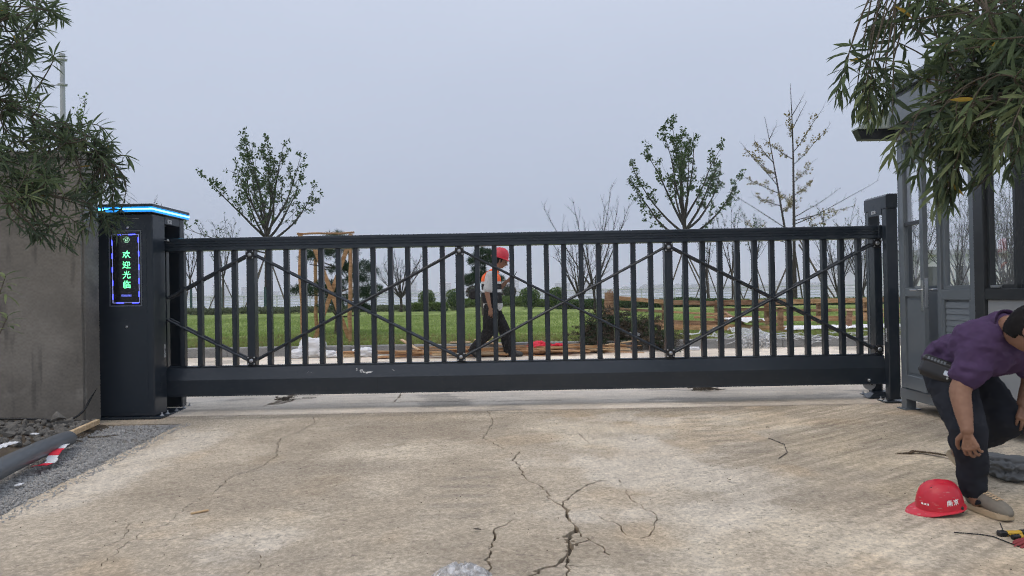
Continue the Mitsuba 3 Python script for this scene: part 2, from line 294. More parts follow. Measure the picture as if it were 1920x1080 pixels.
rc = unary_union([crack_shape(*c) for c in [([(-2.60,7.90),(-2.543,8.03),(-2.50,8.2),(-2.52,8.442),(-2.491,8.65)], .05), ([(-2.62,7.86),(-2.49,7.93),(-2.40,8.1)], .045), ([(-1.274,7.904),(-1.26,8.183),(-1.268,8.521)], .018),
      ([(-1.262,7.902),(-.585,7.896),(-.022,7.841),(.483,7.851)], .016), ([(-3.3,7.62),(-2.6,7.80),(-1.9,7.84),(-1.262,7.9)], .008), ([(.9,7.8),(1.7,7.82),(2.6,7.8)], .006)]])
strips = []
for y0 in np.arange(7.36, 12.1, 0.237):
    g = sbox(-16, y0, 16, min(y0 + 0.237, 12.105)).difference(rc)
    for gg in getattr(g, 'geoms', [g]):
        if not gg.is_empty: strips.append(trimesh.creation.extrude_polygon(gg, 0.045, engine='earcut'))
ground_like('road', on_grade(cat(strips), -0.045), 'm_road', 'pale concrete road running across behind the gate')
ground_like('soil', on_grade(cat([bx(-16, 16, y, y + .237, -.08, -.036) for y in np.arange(7.36, 12.1, .237)])), 'm_soil', 'dark earth under the road slab')
# gravel strip beside the driveway
gp = Polygon([(-4.7, 6.94), (-3.11, 6.94)] + [(x - .004, y) for x, y in jag] + [(-2.35, -1), (-6, -1), (-6, 6.94)])
ground_like('gravel', flat(gp, -0.012), 'm_gravel', 'strip of grey crushed gravel along the driveway')
def pebbles(n, poly, r0, r1, z, seed, sub=1):
    g = np.random.default_rng(seed); x0, y0, x1, y1 = poly.bounds; base = [rough(sph(1, sub), 0.30, 1.3, s) for s in range(5)]; out = []
    while len(out) < n:
        p = g.uniform([x0, y0], [x1, y1])
        if not poly.contains(Point(p)): continue
        b = base[g.integers(5)]; r = g.uniform(r0, r1); m = np.linalg.qr(g.normal(size=(3, 3)))[0]
        v = (b.vertices * [1, .8, .65]) @ m.T * r + [p[0], p[1], z + r * .25]
        out.append(trimesh.Trimesh(v, b.faces, process=False))
    return cat(out)
near = Polygon([(-4.4, 6.9), (-3.13, 6.9), (-2.88, 4.6), (-2.7, 3.2), (-3.2, 3.2)])
ground_like('gravel', pebbles(5200, near, .006, .016, -.012, 3, 0), 'm_stone', 'loose grey gravel chips beside the driveway', 'stuff')
ground_like('gravel', pebbles(900, Polygon([(-3.12, 6.9), (-2.98, 6.9), (-2.62, 3.4), (-2.9, 3.4)]), .004, .010, 0.0, 5, 0), 'm_stone', 'gravel chips strayed over the edge of the driveway', 'stuff')
ground_like('grit', pebbles(420, Polygon([(-2.6, 2.9), (2.6, 2.9), (3.4, 7.2), (-3, 7.2)]), .0015, .0045, 0.0, 9, 0), 'm_soil', 'scattered dark grit on the driveway', 'stuff')

# lawn with its kerb
X, Y = np.meshgrid(np.linspace(-45, 60, 130), np.r_[np.linspace(12.24, 16, 26), np.linspace(16.4, 46.5, 64)], indexing='ij')
def lawn_z(x, y):
    x, y = np.asarray(x, float), np.asarray(y, float)
    n = meshkit.fbm(np.stack([x * .35, y * .35, 0 * x], -1), 3, 2) - .5
    return 0.35 + 0.10 * n * np.clip((y - 12.3) / 3, 0, 1) + 0.55 * np.exp(-((x + .9) / 2.6) ** 2 - ((y - 43.5) / 2.2) ** 2) + 0.10 * np.exp(-((x + 3.6) / 1.2) ** 2 - ((y - 15.2) / 1.3) ** 2)
Z = lawn_z(X, Y); n0, n1 = X.shape; I = np.arange(n0 * n1).reshape(n0, n1)
q = np.stack([I[:-1, :-1], I[1:, :-1], I[1:, 1:], I[:-1, 1:]], -1).reshape(-1, 4)
ground_like('lawn', (np.stack([X, Y, Z], -1).reshape(-1, 3), q), 'm_lawn', 'wide mown lawn behind the kerb', smooth=True)
def blades(n, x0, x1, y0, y1, h0, h1, w, seed, power=1.0, mask=None):
    g = np.random.default_rng(seed); x = g.uniform(x0, x1, n); y = y0 + (y1 - y0) * g.uniform(0, 1, n) ** power
    if mask is not None: k = mask(x, y, g); x, y = x[k], y[k]; n = len(x)
    z = lawn_z(x, y) - .004; a = g.uniform(0, 2 * PI, n); h = g.uniform(h0, h1, n); le = g.normal(0, .45, (n, 2)) * h[:, None]
    dx, dy = np.cos(a) * w / 2, np.sin(a) * w / 2
    v = np.stack([np.stack([x - dx, y - dy, z], 1), np.stack([x + dx, y + dy, z], 1), np.stack([x + le[:, 0], y + le[:, 1], z + h], 1)], 1).reshape(-1, 3)
    return trimesh.Trimesh(v, np.arange(3 * n).reshape(-1, 3), process=False)
patch = lambda x, y, g: meshkit.fbm(np.stack([x * 2.2, y * 2.4, 0 * x], -1), 3, 8) + g.normal(0, .05, len(x)) < .56
ground_like('grass', blades(70000, -9, 9, 12.26, 17, .03, .08, .012, 1, 1.4, patch), 'm_grass', 'short green grass of the lawn near the kerb', 'stuff')
ground_like('grass', blades(60000, -14, 14, 16, 30, .03, .07, .022, 2, 1.2), 'm_grass', 'short green grass further back on the lawn', 'stuff')
ground_like('grass', blades(16000, -9, 9, 12.26, 14.6, .03, .09, .011, 4, 1.6), 'm_grass_dry', 'dry yellowish grass blades along the kerb', 'stuff')
kb = ground_like('kerb', bx(-16, 16, 12.12, 12.23, 0.02, 0.19), 'm_kerb', 'grey kerb of long stones along the lawn')
st = [mikit.ply(rough(bx(0.004, 0.996, 12.105, 12.245, 0.13, 0.352 + e, .012).subdivide(), .004, 3.1, 5 + i), 'm_kerb', smooth=25) for i, e in enumerate((0, .004, -.003))]
for i in range(24): put(kb + '__stone', placed(st[rng.integers(3)], T().translate([-12 + i + .37, rng.normal(0, .004), rng.normal(0, .002)])), None)

# ------------------------------------------------------------------ sliding gate
gate = thing('sliding_gate', 'dark grey metal sliding gate closed across the driveway', 'gate')
XL, XR = -4.03, 3.755
def rail_prof():
    p = [(7.545, 1.641), (7.545, 1.668)]
    for z in (1.674, 1.700, 1.726): p += [(7.545, z), (7.552, z + .003), (7.552, z + .008), (7.545, z + .011)]
    return p + [(7.545, 1.762), (7.552, 1.769), (7.698, 1.769), (7.705, 1.762), (7.705, 1.641)]
tr = put(gate + '__top_rail', extr_x(rail_prof(), XL, XR - .04), 'm_gate')
put(tr + '__end_cap', bx(XR - .04, XR, 7.541, 7.709, 1.637, 1.773, .004), 'm_gate')
bb = put(gate + '__bottom_beam', extr_x([(7.53, .182), (7.53, .333), (7.572, .450), (7.578, .455), (7.672, .455), (7.678, .450), (7.72, .333), (7.72, .182)], XL, XR + .005), 'm_gate')
put(bb + '__flange', bx(XL, XR, 7.522, 7.728, .170, .181, .002), 'm_gate')
put(bb + '__top_strip', bx(XL, XR, 7.585, 7.665, .4555, .468, .003), 'm_gate')
for x0 in (-1.372,): put(bb + '__joint_line', bx(x0 - .0015, x0 + .0015, 7.528, 7.531, .183, .333), 'm_black')
POSTS = [-2.651, -0.5285, 1.594, 3.7165]
post = mikit.ply(bx(-.040, .040, 7.57, 7.68, .4685, 1.6405, .004), 'm_gate', smooth=False)
for x in POSTS: put(gate + '__post', placed(post, T().translate([x, 0, 0])), None)
bal = mikit.ply(bx(-.0245, .0245, 7.592, 7.658, .4685, 1.6405, .004), 'm_gate', smooth=False)
foot = mikit.ply(bx(-.031, .031, 7.588, 7.662, .4690, .4735, .001), 'm_gate', smooth=False)
for i in range(-1, 4):
    a = -4.7735 + 2.1225 * (i + 1) if i >= 0 else -4.7735
    for j in range(1, 12):
        x = (POSTS[0] - 2.1225 * 1 if i < 0 else POSTS[i]) + 2.1225 * j / 12
        if XL < x < XR - .06: b = put(gate + '__baluster', placed(bal, T().translate([x, 0, 0])), None)
plate = mikit.ply(bx(-.043, .043, 7.558, 7.5695, -.045, .045, .002), 'm_black', smooth=False)
boss = mikit.ply(moved(lathe([(0, .0), (.020, 0), (.020, .006), (.015, .012), (0, .014)], 16), (0, 7.556, 0), rx=PI / 2), 'm_steel', smooth=30)
bolt = mikit.ply(moved(lathe([(0, 0), (.0075, 0), (.0075, .005), (0, .006)], 8), (0, 7.557, 0), rx=PI / 2), 'm_steel', smooth=30)
for x in POSTS:
    for z in (1.592, .518):
        o = x - .01 if x > 3 else x
        jp = put(gate + '__joint_plate', placed(plate, T().translate([o, 0, z])), None)
        put(jp + '__boss', placed(boss, T().translate([o, 0, z])), None)
        for dx in (-.031, .031):
            for dz in (-.033, .033): put(jp + '__bolt', placed(bolt, T().translate([o + dx, 0, z + dz])), None)
for i, x in enumerate([POSTS[0] - 2.1225] + POSTS[:-1]):
    x1 = x + 2.1225
    for yy in (7.575, 7.668):
        for za, zb in ((.518, 1.592), (1.592, .518)):
            a, b = np.array([x + .03, yy, za]), np.array([x1 - .03, yy, zb])
            if i == 0: t = (XL + .02 - a[0]) / (b[0] - a[0]); a = a + (b - a) * t
            put(gate + '__brace', rod(a, b, .0125, 10), 'm_gate', smooth=40)
rw = put(gate + '__roller', moved(lathe([(0, -.02), (.058, -.02), (.062, -.012), (.055, 0), (.062, .012), (.058, .02), (0, .02)], 28), (3.615, 7.60, .166), rx=PI / 2), 'm_galv', smooth=30)
put(rw + '__axle', moved(lathe([(0, -.03), (.012, -.03), (.012, .03), (0, .03)], 10), (3.63, 7.60, .168), rx=PI / 2), 'm_black')
put(gate + '__roller_guard', moved(lathe([(0, 0), (.016, 0), (.016, .02), (.008, .03), (0, .03)], 12), (3.575, 7.53, .212), rx=PI / 2), 'm_steel', smooth=30)
# paint chips and scuffs: real loss of paint on the lower beam
g = np.random.default_rng(4); ch = []
for cx, cz, n, s in ((-1.50, .385, 10, .012), (-1.46, .378, 6, .016), (-1.24, .40, 4, .005), (-1.58, .41, 4, .004), (-2.05, .39, 4, .003)):
    for _ in range(n):
        x, z = cx + g.normal(0, .025), cz + g.normal(0, .007); r = abs(g.normal(0, s)) * .5 + .001
        yy = 7.53 + (z - .333) / .117 * .042
        ch.append(moved(rough(sph(1, 1), .3, 1.2, int(g.integers(99))), (x, yy, z)) if False else trimesh.Trimesh(rough(sph(1, 1), .35, 1.2, int(g.integers(99))).vertices * [r * 1.6, .0012, r * .6] + [x, yy, z], sph(1, 1).faces, process=False))
put(bb + '__chipped_paint', cat(ch), 'm_white')

# ------------------------------------------------------------------ motor cabinet on the left, which the gate runs through
cab = thing('gate_cabinet', 'tall dark gate motor cabinet with a lit display and a blue light band', 'gate cabinet')
X0, X1 = -4.05, -3.485
put(cab + '__body', bx(X0, X1, 7.25, 7.52, .022, 1.995, .012), 'm_cabinet')
put(cab + '__rear_housing', bx(X0, X1, 7.855, 7.96, .022, 1.995, .008), 'm_cabinet')
put(cab + '__lintel', bx(X0 + .01, X1 - .002, 7.521, 7.854, 1.915, 1.994), 'm_cabinet')
put(cab + '__side_wall', bx(X0 + .002, X0 + .03, 7.521, 7.854, .022, .165), 'm_cabinet')
bp = put(cab + '__base_plate', bx(X0 - .03, X1 + .075, 7.20, 8.0, .001, .020, .003), 'm_cabinet')
bm = lambda: lathe([(0, 0), (.02, 0), (.02, .006), (.011, .007), (.011, .016), (.005, .017), (.005, .035), (0, .035)], 8)
for x, y in ((X1 + .045, 7.30), (X1 + .045, 7.42), (X1 + .045, 7.62), (X1 + .045, 7.92), (X1 + .04, 7.80)): put(bp + '__bolt', moved(bm(), (x, y, .02)), 'm_galv', smooth=30)
cap = put(cab + '__cap', cat(bx(X0 - .055, X1 + .035, 7.185, 8.02, 2.052, 2.082, .006), bx(X0 - .05, X1 + .03, 7.19, 8.015, 1.996, 2.0045, .002), bx(X0 - .03, X1 + .01, 7.21, 7.995, 2.005, 2.0515)), 'm_cabinet')
def ring(x0, x1, y0, y1, z0, z1, t): return cat(bx(x0, x1, y0, y0 + t, z0, z1), bx(x0, x0 + t, y0 + t, y1 - t, z0, z1), bx(x1 - t, x1, y0 + t, y1 - t, z0, z1), bx(x0, x1, y1 - t, y1, z0, z1))
ls = put(cap + '__light_band', ring(X0 - .048, X1 + .028, 7.192, 8.013, 2.0055, 2.051, .010), 'm_black', **glow((.004, .085, .30), 1.0))
put(ls + '__light_strip', ring(X0 - .052, X1 + .032, 7.188, 8.017, 2.024, 2.038, .004), 'm_black', **glow((.10, .62, 1.0), 1.7))
# display: frame, dark glass, running border lamps, lettering
sx0, sx1, sz0, sz1 = -3.905, -3.590, 1.092, 1.832
fr = [bx(sx0, sx1, 7.240, 7.2495, sz1 - .012, sz1, .001), bx(sx0, sx1, 7.240, 7.2495, sz0, sz0 + .012, .001), bx(sx0, sx0 + .010, 7.240, 7.2495, sz0 + .012, sz1 - .012, .001), bx(sx1 - .010, sx1, 7.240, 7.2495, sz0 + .012, sz1 - .012, .001)]
sc = put(cab + '__display', bx(sx0 + .01, sx1 - .01, 7.2440, 7.2498, sz0 + .012, sz1 - .012), 'm_screen')
put(sc + '__frame', cat(fr), 'm_booth')
lx0, lx1, lz0, lz1 = -3.872, -3.616, 1.128, 1.790
seg = []; dim = []
def lamp(x0, x1, z0, z1): return bx(x0, x1, 7.2410, 7.2436, z0, z1, .001)
for x in (lx0, lx1):
    dim.append(lamp(x - .0025, x + .0025, lz0, lz1))
    for z in np.linspace(lz0 + .06, lz1 - .075, 5) + (.0 if x < -3.7 else .02): seg.append(lamp(x - .0055, x + .0055, z - .026, z + .026))
for z, xs in ((lz0, (-3.80, -3.652)), (lz1, (-3.80, -3.68))):
    dim.append(lamp(lx0 + .004, lx1 - .004, z - .002, z + .002))
    for x in xs: seg.append(lamp(x - .034, x + .034, z - .0055, z + .0055))
for s in seg:
    put(sc + '__border_lamp', moved(s, (0, -.0022, 0)), 'm_black', **glow((.05, .06, 1.0), .95))
put(sc + '__border_line', cat(dim), 'm_black', **glow((.12, .13, .30), .55))
STROKES = {  # brush strokes on a 100 x 100 square, y down, of the greeting on the display and of the two characters on the helmet
 'huan': [[(10,28),(40,28),(34,48),(8,84)],[(14,44),(30,62),(42,78)],[(62,8),(56,26),(46,44)],[(56,28),(88,28),(80,44)],[(68,40),(66,58),(42,92)],[(68,58),(78,76),(96,92)]],
 'ying': [[(12,14),(22,24)],[(6,42),(24,42),(20,64),(26,76)],[(4,92),(24,78),(50,90),(98,90)],[(54,14),(38,24)],[(40,24),(40,64),(54,58)],[(62,20),(90,20),(90,58),(80,54)],[(66,20),(66,78)]],
 'guang': [[(50,6),(50,40)],[(24,16),(36,32)],[(78,12),(66,32)],[(6,46),(96,44)],[(38,48),(34,70),(8,94)],[(60,46),(60,82),(68,90),(92,88),(92,74)]],
 'lin': [[(12,22),(12,84)],[(28,6),(28,96)],[(56,4),(48,22),(38,38)],[(54,22),(94,22)],[(64,32),(74,42)],[(44,54),(44,90)],[(44,54),(90,54),(90,92)],[(66,54),(66,86)],[(44,86),(90,86)]],
 'nan': [[(20,16),(80,14)],[(50,4),(48,32)],[(14,34),(14,94)],[(14,34),(88,34),(88,92),(78,88)],[(38,42),(44,52)],[(62,42),(56,52)],[(30,58),(72,58)],[(26,72),(76,72)],[(50,58),(50,90)]],
 'jing': [[(48,2),(54,14)],[(8,20),(94,20)],[(28,32),(28,56)],[(28,32),(74,32),(74,56)],[(28,54),(74,54)],[(50,56),(50,92),(40,86)],[(30,66),(12,88)],[(68,66),(88,86)]],
 'logo': [[(30,34),(44,26)],[(24,46),(44,44)],[(34,30),(34,78)],[(34,50),(24,64)],[(52,30),(72,28)],[(50,44),(76,42)],[(62,26),(60,76)],[(52,58),(74,74)],[(50,74),(60,62)]]}
def glyph(name, size, w):
    """the character as a flat polygon, size metres square, centred"""
    p = []
    for s in STROKES[name]:
        l = LineString([((x - 50) / 100 * size, (50 - y) / 100 * size) for x, y in s])
        n = len(s) - 1
        p.append(l.buffer(w * size * .5, quad_segs=3))
    return unary_union(p)
def upright(poly, depth, x, y, z):
    ms = [trimesh.creation.extrude_polygon(g, depth, engine='earcut') for g in getattr(poly, 'geoms', [poly])]
    m = cat(ms); v = m.vertices; return trimesh.Trimesh(np.stack([x + v[:, 0], y - v[:, 2], z + v[:, 1]], 1), m.faces, process=False)
for nme, z in (('huan', 1.598), ('ying', 1.498), ('guang', 1.400), ('lin', 1.305)):
    put(sc + '__character', upright(glyph(nme, .080, .075), .0012, -3.737, 7.2436, z), 'm_black', **glow((.14, .92, .36), .60))
logo = unary_union([Point(0, 0).buffer(.0285).difference(Point(0, 0).buffer(.0250)), glyph('logo', .052, .08)])
put(sc + '__emblem', upright(logo, .0012, -3.733, 7.2436, 1.740), 'm_black', **glow((.30, .62, .42), .35))
tx = [sbox(x, z, x + w, z + .010) for x, z, w in [(i * .0125, 0, .0085) for i in range(8)]] + [sbox(0, -.004, .1, -.001), sbox(0, .012, .1, .0145)]
put(sc + '__small_text', upright(unary_union(tx), .0012, -3.790, 7.2436, 1.193), 'm_black', **glow((.10, .12, .55), .35))
# doors, seams, lock, sensor, louvres, labels
def seam(x0, x1, z0, z1): return bx(x0, x1, 7.2490, 7.2506, z0, z1)
dx0, dx1 = -3.985, -3.545
put(cab + '__upper_door', cat(bx(dx0, dx1, 7.2462, 7.2499, 1.862 + .02, 1.885), bx(dx0, sx0 - .004, 7.2462, 7.2499, 1.03, 1.88), bx(sx1 + .004, dx1, 7.2462, 7.2499, 1.03, 1.88), bx(sx0 - .004, sx1 + .004, 7.2462, 7.2499, 1.03, sz0 - .004), bx(sx0 - .004, sx1 + .004, 7.2462, 7.2499, sz1 + .004, 1.88)), 'm_cabinet')
dr_ = put(cab + '__lower_door', bx(dx0, dx1, 7.2458, 7.2498, .06, .955, .0015), 'm_cabinet')
put(dr_ + '__lock', moved(lathe([(0, 0), (.012, 0), (.012, .004), (.006, .007), (0, .007)], 14), (-3.744, 7.2458, .894), rx=PI / 2), 'm_steel', smooth=30)
put(cab + '__sensor', moved(lathe([(0, 0), (.013, 0), (.013, .006), (.006, .012), (0, .013)], 14), (-3.722, 7.2462, 1.858), rx=PI / 2), 'm_steel', smooth=30)
put(cab + '__trim_strip', bx(-3.83, -3.615, 7.2455, 7.2499, 1.945, 1.950, .001), 'm_galv')
for i in range(9): put(cab + '__louvre', moved(bx(0, .009, -.045, .045, -.004, .004, .003), (X1 - .002, 7.415, .24 + i * .0235), ry=.5), 'm_cabinet')
lb = put(cab + '__label', bx(X1 - .0005, X1 + .0016, 7.575, 7.665, 1.925, 1.965), 'm_galv'); put(lb + '__mark', bx(X1 + .0016, X1 + .0026, 7.610, 7.632, 1.937, 1.953), 'm_black')
lb = put(cab + '__catch', bx(X1 - .0005, X1 + .003, 7.462, 7.486, .575, .705, .001), 'm_galv'); put(lb + '__slot', bx(X1 + .003, X1 + .004, 7.468, 7.480, .62, .665), 'm_black')
g = np.random.default_rng(12)
for z0, z1 in ((1.925, 1.955), (1.80, 1.845), (1.71, 1.79), (1.555, 1.60)): put(cab + '__film_remnant', bx(X0 + .006, X0 + .012, 7.2478, 7.2497, z0, z1), 'm_white')
tr_ = [[(X1 + .004, 7.50, 1.735), (X1 + .03, 7.50, 1.735)]]
put(cab + '__guide_pin', moved(lathe([(0, 0), (.005, 0), (.005, .03), (.012, .031), (.014, .04), (.009, .048), (0, .049)], 12), (X1 - .002, 7.50, 1.745), ry=PI / 2), 'm_steel', smooth=30)

# ------------------------------------------------------------------ receiving post on the right
rp = thing('gate_receiving_post', 'dark grey slotted receiving post that catches the gate beside the booth', 'gate post')
PX0, PX1 = 3.722, 3.835
put(rp + '__front_post', bx(PX0, PX1, 7.40, 7.49, .03, 1.93, .006), 'm_gate')
put(rp + '__rear_post', bx(PX0, PX1, 7.762, 7.845, .045, 1.93, .006), 'm_gate')
put(rp + '__rear_post_strip', bx(PX0 - .004, PX0 + .02, 7.775, 7.80, .05, 1.92, .002), 'm_booth')
put(rp + '__cap', trimesh.convex.convex_hull(np.array([[x, y, z] for x, y, z in [(PX0 - .004, 7.395, 1.931), (PX1, 7.395, 1.931), (PX0 - .004, 7.85, 1.931), (PX1, 7.85, 1.931), (PX0 - .004, 7.395, 2.052), (PX0 - .004, 7.85, 2.052), (PX0 + .02, 7.395, 2.072), (PX1, 7.395, 2.072), (PX0 + .02, 7.85, 2.072), (PX1, 7.85, 2.072)]])), 'm_gate')
put(rp + '__slot_plate', bx(PX0 - .003, PX0 + .01, 7.492, 7.76, 1.872, 1.9305), 'm_gate')
lb = put(rp + '__label', bx(PX0 - .008, PX0 - .0045, 7.60, 7.69, 1.952 - .06, 1.985 - .06), 'm_galv'); put(lb + '__mark', bx(PX0 - .010, PX0 - .008, 7.635, 7.657, 1.962 - .06, 1.976 - .06), 'm_black')
lb = put(rp + '__catch', bx(PX0 - .003, PX0, 7.43, 7.455, .60, .735, .001), 'm_galv'); put(lb + '__slot', bx(PX0 - .004, PX0 - .003, 7.437, 7.449, .645, .69), 'm_black')
for y in (7.395, 7.77):
    b = put(rp + '__base_plate', bx(PX0 - .07, PX1 + .06, y - .04, y + .13, .018 if y > 7.5 else .004, .030 if y > 7.5 else .018, .002), 'm_gate')
    for dx, dy in ((-.05, 0), (-.05, .09), (PX1 - PX0 + .04, 0)): put(b + '__bolt', moved(bm(), (PX0 + dx, y + dy, .028 if y > 7.5 else .017)), 'm_galv', smooth=30)
put(rp + '__ramp', trimesh.convex.convex_hull(np.array([(3.60, 7.58, .02), (3.86, 7.58, .02), (3.60, 7.72, .025), (3.86, 7.72, .025), (3.66, 7.60, .07), (3.86, 7.60, .09), (3.66, 7.70, .07), (3.86, 7.70, .09)])), 'm_gate')
# ------------------------------------------------------------------ rendered concrete wall on the left
wl = thing('concrete_wall', 'grey cement rendered wall end beside the gate cabinet', 'wall')
def slabby(x0, x1, y0, y1, z0, z1, nx, ny, nz, amp, seed):
    m = trimesh.creation.box([x1 - x0, y1 - y0, z1 - z0]); m.apply_translation([(x0 + x1) / 2, (y0 + y1) / 2, (z0 + z1) / 2])
    for _ in range(4): m = m.subdivide()
    return rough(m, amp, 1.7, seed)
put(wl + '__body', slabby(-8.5, -3.985, 6.905, 7.19, -.1, 2.50, 0, 0, 0, .012, 3), 'm_wall', smooth=40)
put(wl + '__coping', slabby(-8.5, -3.965, 6.88, 7.23, 2.495, 2.545, 0, 0, 0, .010, 8), 'm_wall', smooth=40)
put(wl + '__render_patch', rough(bx(-3.990, -3.963, 6.93, 7.17, .02, 2.49, .006).subdivide().subdivide(), .008, 2.1, 6), 'm_wall', smooth=40)

# ------------------------------------------------------------------ guard booth on the right
bo = thing('guard_booth', 'grey metal guard booth with a half open door and tall windows', 'guard booth')
BX, BY0, BY1, BXR = 3.66, 4.55, 7.06, 5.30
put(bo + '__floor', bx(BX + .02, BXR, BY0 + .02, BY1 - .02, .15, .20), 'm_booth_panel')
put(bo + '__base_rail', ring(BX - .012, BXR, BY0, BY1, .105, .195, .06), 'm_booth')
leg = mikit.ply(bx(-.045, .045, -.045, .045, .012, .1045, .002), 'm_booth', smooth=False); lf = mikit.ply(bx(-.075, .075, -.075, .075, .001, .0115, .002), 'm_booth', smooth=False)
for x in (BX + .035, BXR - .06):
    for y in (BY0 + .06, 5.8, BY1 - .06):
        l = put(bo + '__leg', placed(leg, T().translate([x, y, 0])), None); put(l + '__foot', placed(lf, T().translate([x, y, 0])), None)
cp = lambda x0, x1, y0, y1, m='m_booth': put(bo + '__corner_post', bx(x0, x1, y0, y1, .1955, 2.52, .006), m)
cp(BX, BX + .09, BY1 - .09, BY1); cp(BXR - .09, BXR, BY1 - .09, BY1); cp(BX, BX + .09, BY0, BY0 + .09); cp(BXR - .09, BXR, BY0, BY0 + .09)
md = lambda y0, y1, m='m_booth': put(bo + '__wall_post', bx(BX, BX + .07, y0, y1, .1955, 2.335, .004), m)
md(6.375, 6.43); md(5.895, 5.965); put(bo + '__wall_post', bx(BX - .012, BX + .07, 5.775, 5.893, .1955, 2.335, .004), 'm_booth_dark')
put(bo + '__header', bx(BX + .004, BX + .07, BY0 + .09, BY1 - .09, 2.3355, 2.385, .003), 'm_booth')
put(bo + '__header', bx(BX + .004, BX + .07, BY0 + .09, BY1 - .09, 2.485, 2.52, .003), 'm_booth')
for y0, y1 in ((6.44, 6.97), (5.90, 6.43), (5.22, 5.89), (4.64, 5.21)):
    w = bo + '__' + uniq(bo + '__transom_window')[len(bo) + 2:]
    for a_, b_ in ((y0, y0 + .02), (y1 - .02, y1)): put(w + '__frame', bx(BX + .012, BX + .05, a_, b_, 2.3855, 2.4845), 'm_booth')
    put(w + '__pane', trimesh.Trimesh([(BX + .03, y0 + .02, 2.386), (BX + .03, y1 - .02, 2.386), (BX + .03, y1 - .02, 2.484), (BX + .03, y0 + .02, 2.484)], [[0, 1, 2], [0, 2, 3]], process=False), 'm_glass')
# door leaf, hinged at the far jamb and a little open
dl = put(bo + '__door', bx(0, 1, 0, 1, 0, 1), 'm_booth'); del scene[dl]
def dput(name, m, mat, **kw):
    m = moved(m, (0, -6.955, 0)); m = moved(m, (BX - .004, 6.955, 0), rz=math.radians(-5.0)); return put(name, m, mat, **kw)
f = [bx(-.03, .012, 6.885, 6.952, .215, 2.325, .003), bx(-.03, .012, 6.50, 6.565, .215, 2.325, .003), bx(-.028, .010, 6.5655, 6.8845, .2155, .335, .003), bx(-.028, .010, 6.5655, 6.8845, 1.055, 1.135, .003), bx(-.028, .010, 6.5655, 6.8845, 2.245, 2.3245, .003)]
scene[dl] = mikit.ply(moved(moved(cat(f), (0, -6.955, 0)), (BX - .004, 6.955, 0), rz=math.radians(-5.0)), 'm_booth')
dput(dl + '__panel', cat(bx(-.010, -.002, 6.5655, 6.8845, .3355, 1.0545), bx(-.018, -.0105, 6.59, 6.86, .36, 1.03, .003)), 'm_booth')
dput(dl + '__pane', trimesh.Trimesh([(-.008, 6.5655, 1.1355), (-.008, 6.8845, 1.1355), (-.008, 6.8845, 2.2445), (-.008, 6.5655, 2.2445)], [[0, 1, 2], [0, 2, 3]], process=False), 'm_glass')
dput(dl + '__glazing_bar', bx(-.022, .004, 6.5655, 6.8845, 1.70, 1.735, .002), 'm_booth_dark')
h = dput(dl + '__lock_plate', bx(-.034, -.0305, 6.512, 6.55, .93, 1.20, .003), 'm_steel')
dput(h + '__handle', cat(rod((-.032, 6.53, 1.115), (-.075, 6.53, 1.115), .008), rod((-.075, 6.526, 1.115), (-.075, 6.66, 1.117), .009)), 'm_steel', smooth=40)
h = dput(dl + '__latch_plate', bx(-.022, .004, 6.4965, 6.4995, .96, 1.22, .002), 'm_steel')
dput(dl + '__inner_handle', cat(rod((.012, 6.53, 1.115), (.055, 6.53, 1.115), .008), rod((.055, 6.535, 1.115), (.055, 6.42, 1.117), .009)), 'm_steel', smooth=40)
for z in (.55, 1.30, 2.02): put(bo + '__hinge', rod((BX - .012, 6.962, z), (BX - .012, 6.962, z + .13), .013, 10), 'm_black', smooth=40)
# fixed window with louvred panel below
def win(y0, y1, z0, z1, bw, m='m_booth', ins=.02):
    w = put(bo + '__window', cat(bx(BX + ins, BX + ins + .045, y0, y0 + bw, z0, z1, .002), bx(BX + ins, BX + ins + .045, y1 - bw, y1, z0, z1, .002), bx(BX + ins + .001, BX + ins + .044, y0 + bw, y1 - bw, z0, z0 + bw, .002), bx(BX + ins + .001, BX + ins + .044, y0 + bw, y1 - bw, z1 - bw, z1, .002)), m)
    x = BX + ins + .022
    put(w + '__pane', trimesh.Trimesh([(x, y0 + bw, z0 + bw), (x, y1 - bw, z0 + bw), (x, y1 - bw, z1 - bw), (x, y0 + bw, z1 - bw)], [[0, 1, 2], [0, 2, 3]], process=False), 'm_glass')
    return w
win(5.966, 6.374, 1.115, 2.335, .035)
put(bo + '__window_rail', bx(BX + .002, BX + .06, 5.966, 6.374, 1.03, 1.1145, .003), 'm_booth')
lp = put(bo + '__louvre_panel', cat(bx(BX + .03, BX + .04, 5.966, 6.374, .196, 1.0295), bx(BX + .004, BX + .03, 6.335, 6.374, .196, 1.0295), bx(BX + .004, BX + .03, 5.966, 5.99, .196, 1.0295)), 'm_booth')
sl = mikit.ply(moved(bx(-.003, .003, 5.992, 6.333, -.026, .026, .002), (0, 0, 0), ry=.16), 'm_booth_panel', smooth=False)
for i in range(16): put(lp + '__slat', placed(sl, T().translate([BX + .018, 0, .235 + i * .050])), None)
# sliding window nearer the camera, with a flush panel below
win(5.44, 5.774, 1.12, 2.335, .032, 'm_booth_dark'); win(4.985, 5.47, 1.12, 2.335, .032, 'm_booth_dark', .05); win(4.645, 4.98, 1.12, 2.335, .032, 'm_booth_dark')
put(bo + '__window_rail', bx(BX - .006, BX + .08, 4.641, 5.774, 1.035, 1.1195, .003), 'm_booth_dark')
put(bo + '__window_latch', bx(BX - .010, BX + .02, 5.60, 5.70, 1.126, 1.146, .003), 'm_booth_panel')
put(bo + '__wall_panel', bx(BX + .015, BX + .045, 4.641, 5.774, .55, 1.0345, .003), 'm_white_panel')
put(bo + '__wall_panel', bx(BX + .015, BX + .045, 4.641, 5.774, .196, .545, .003), 'm_white_panel')
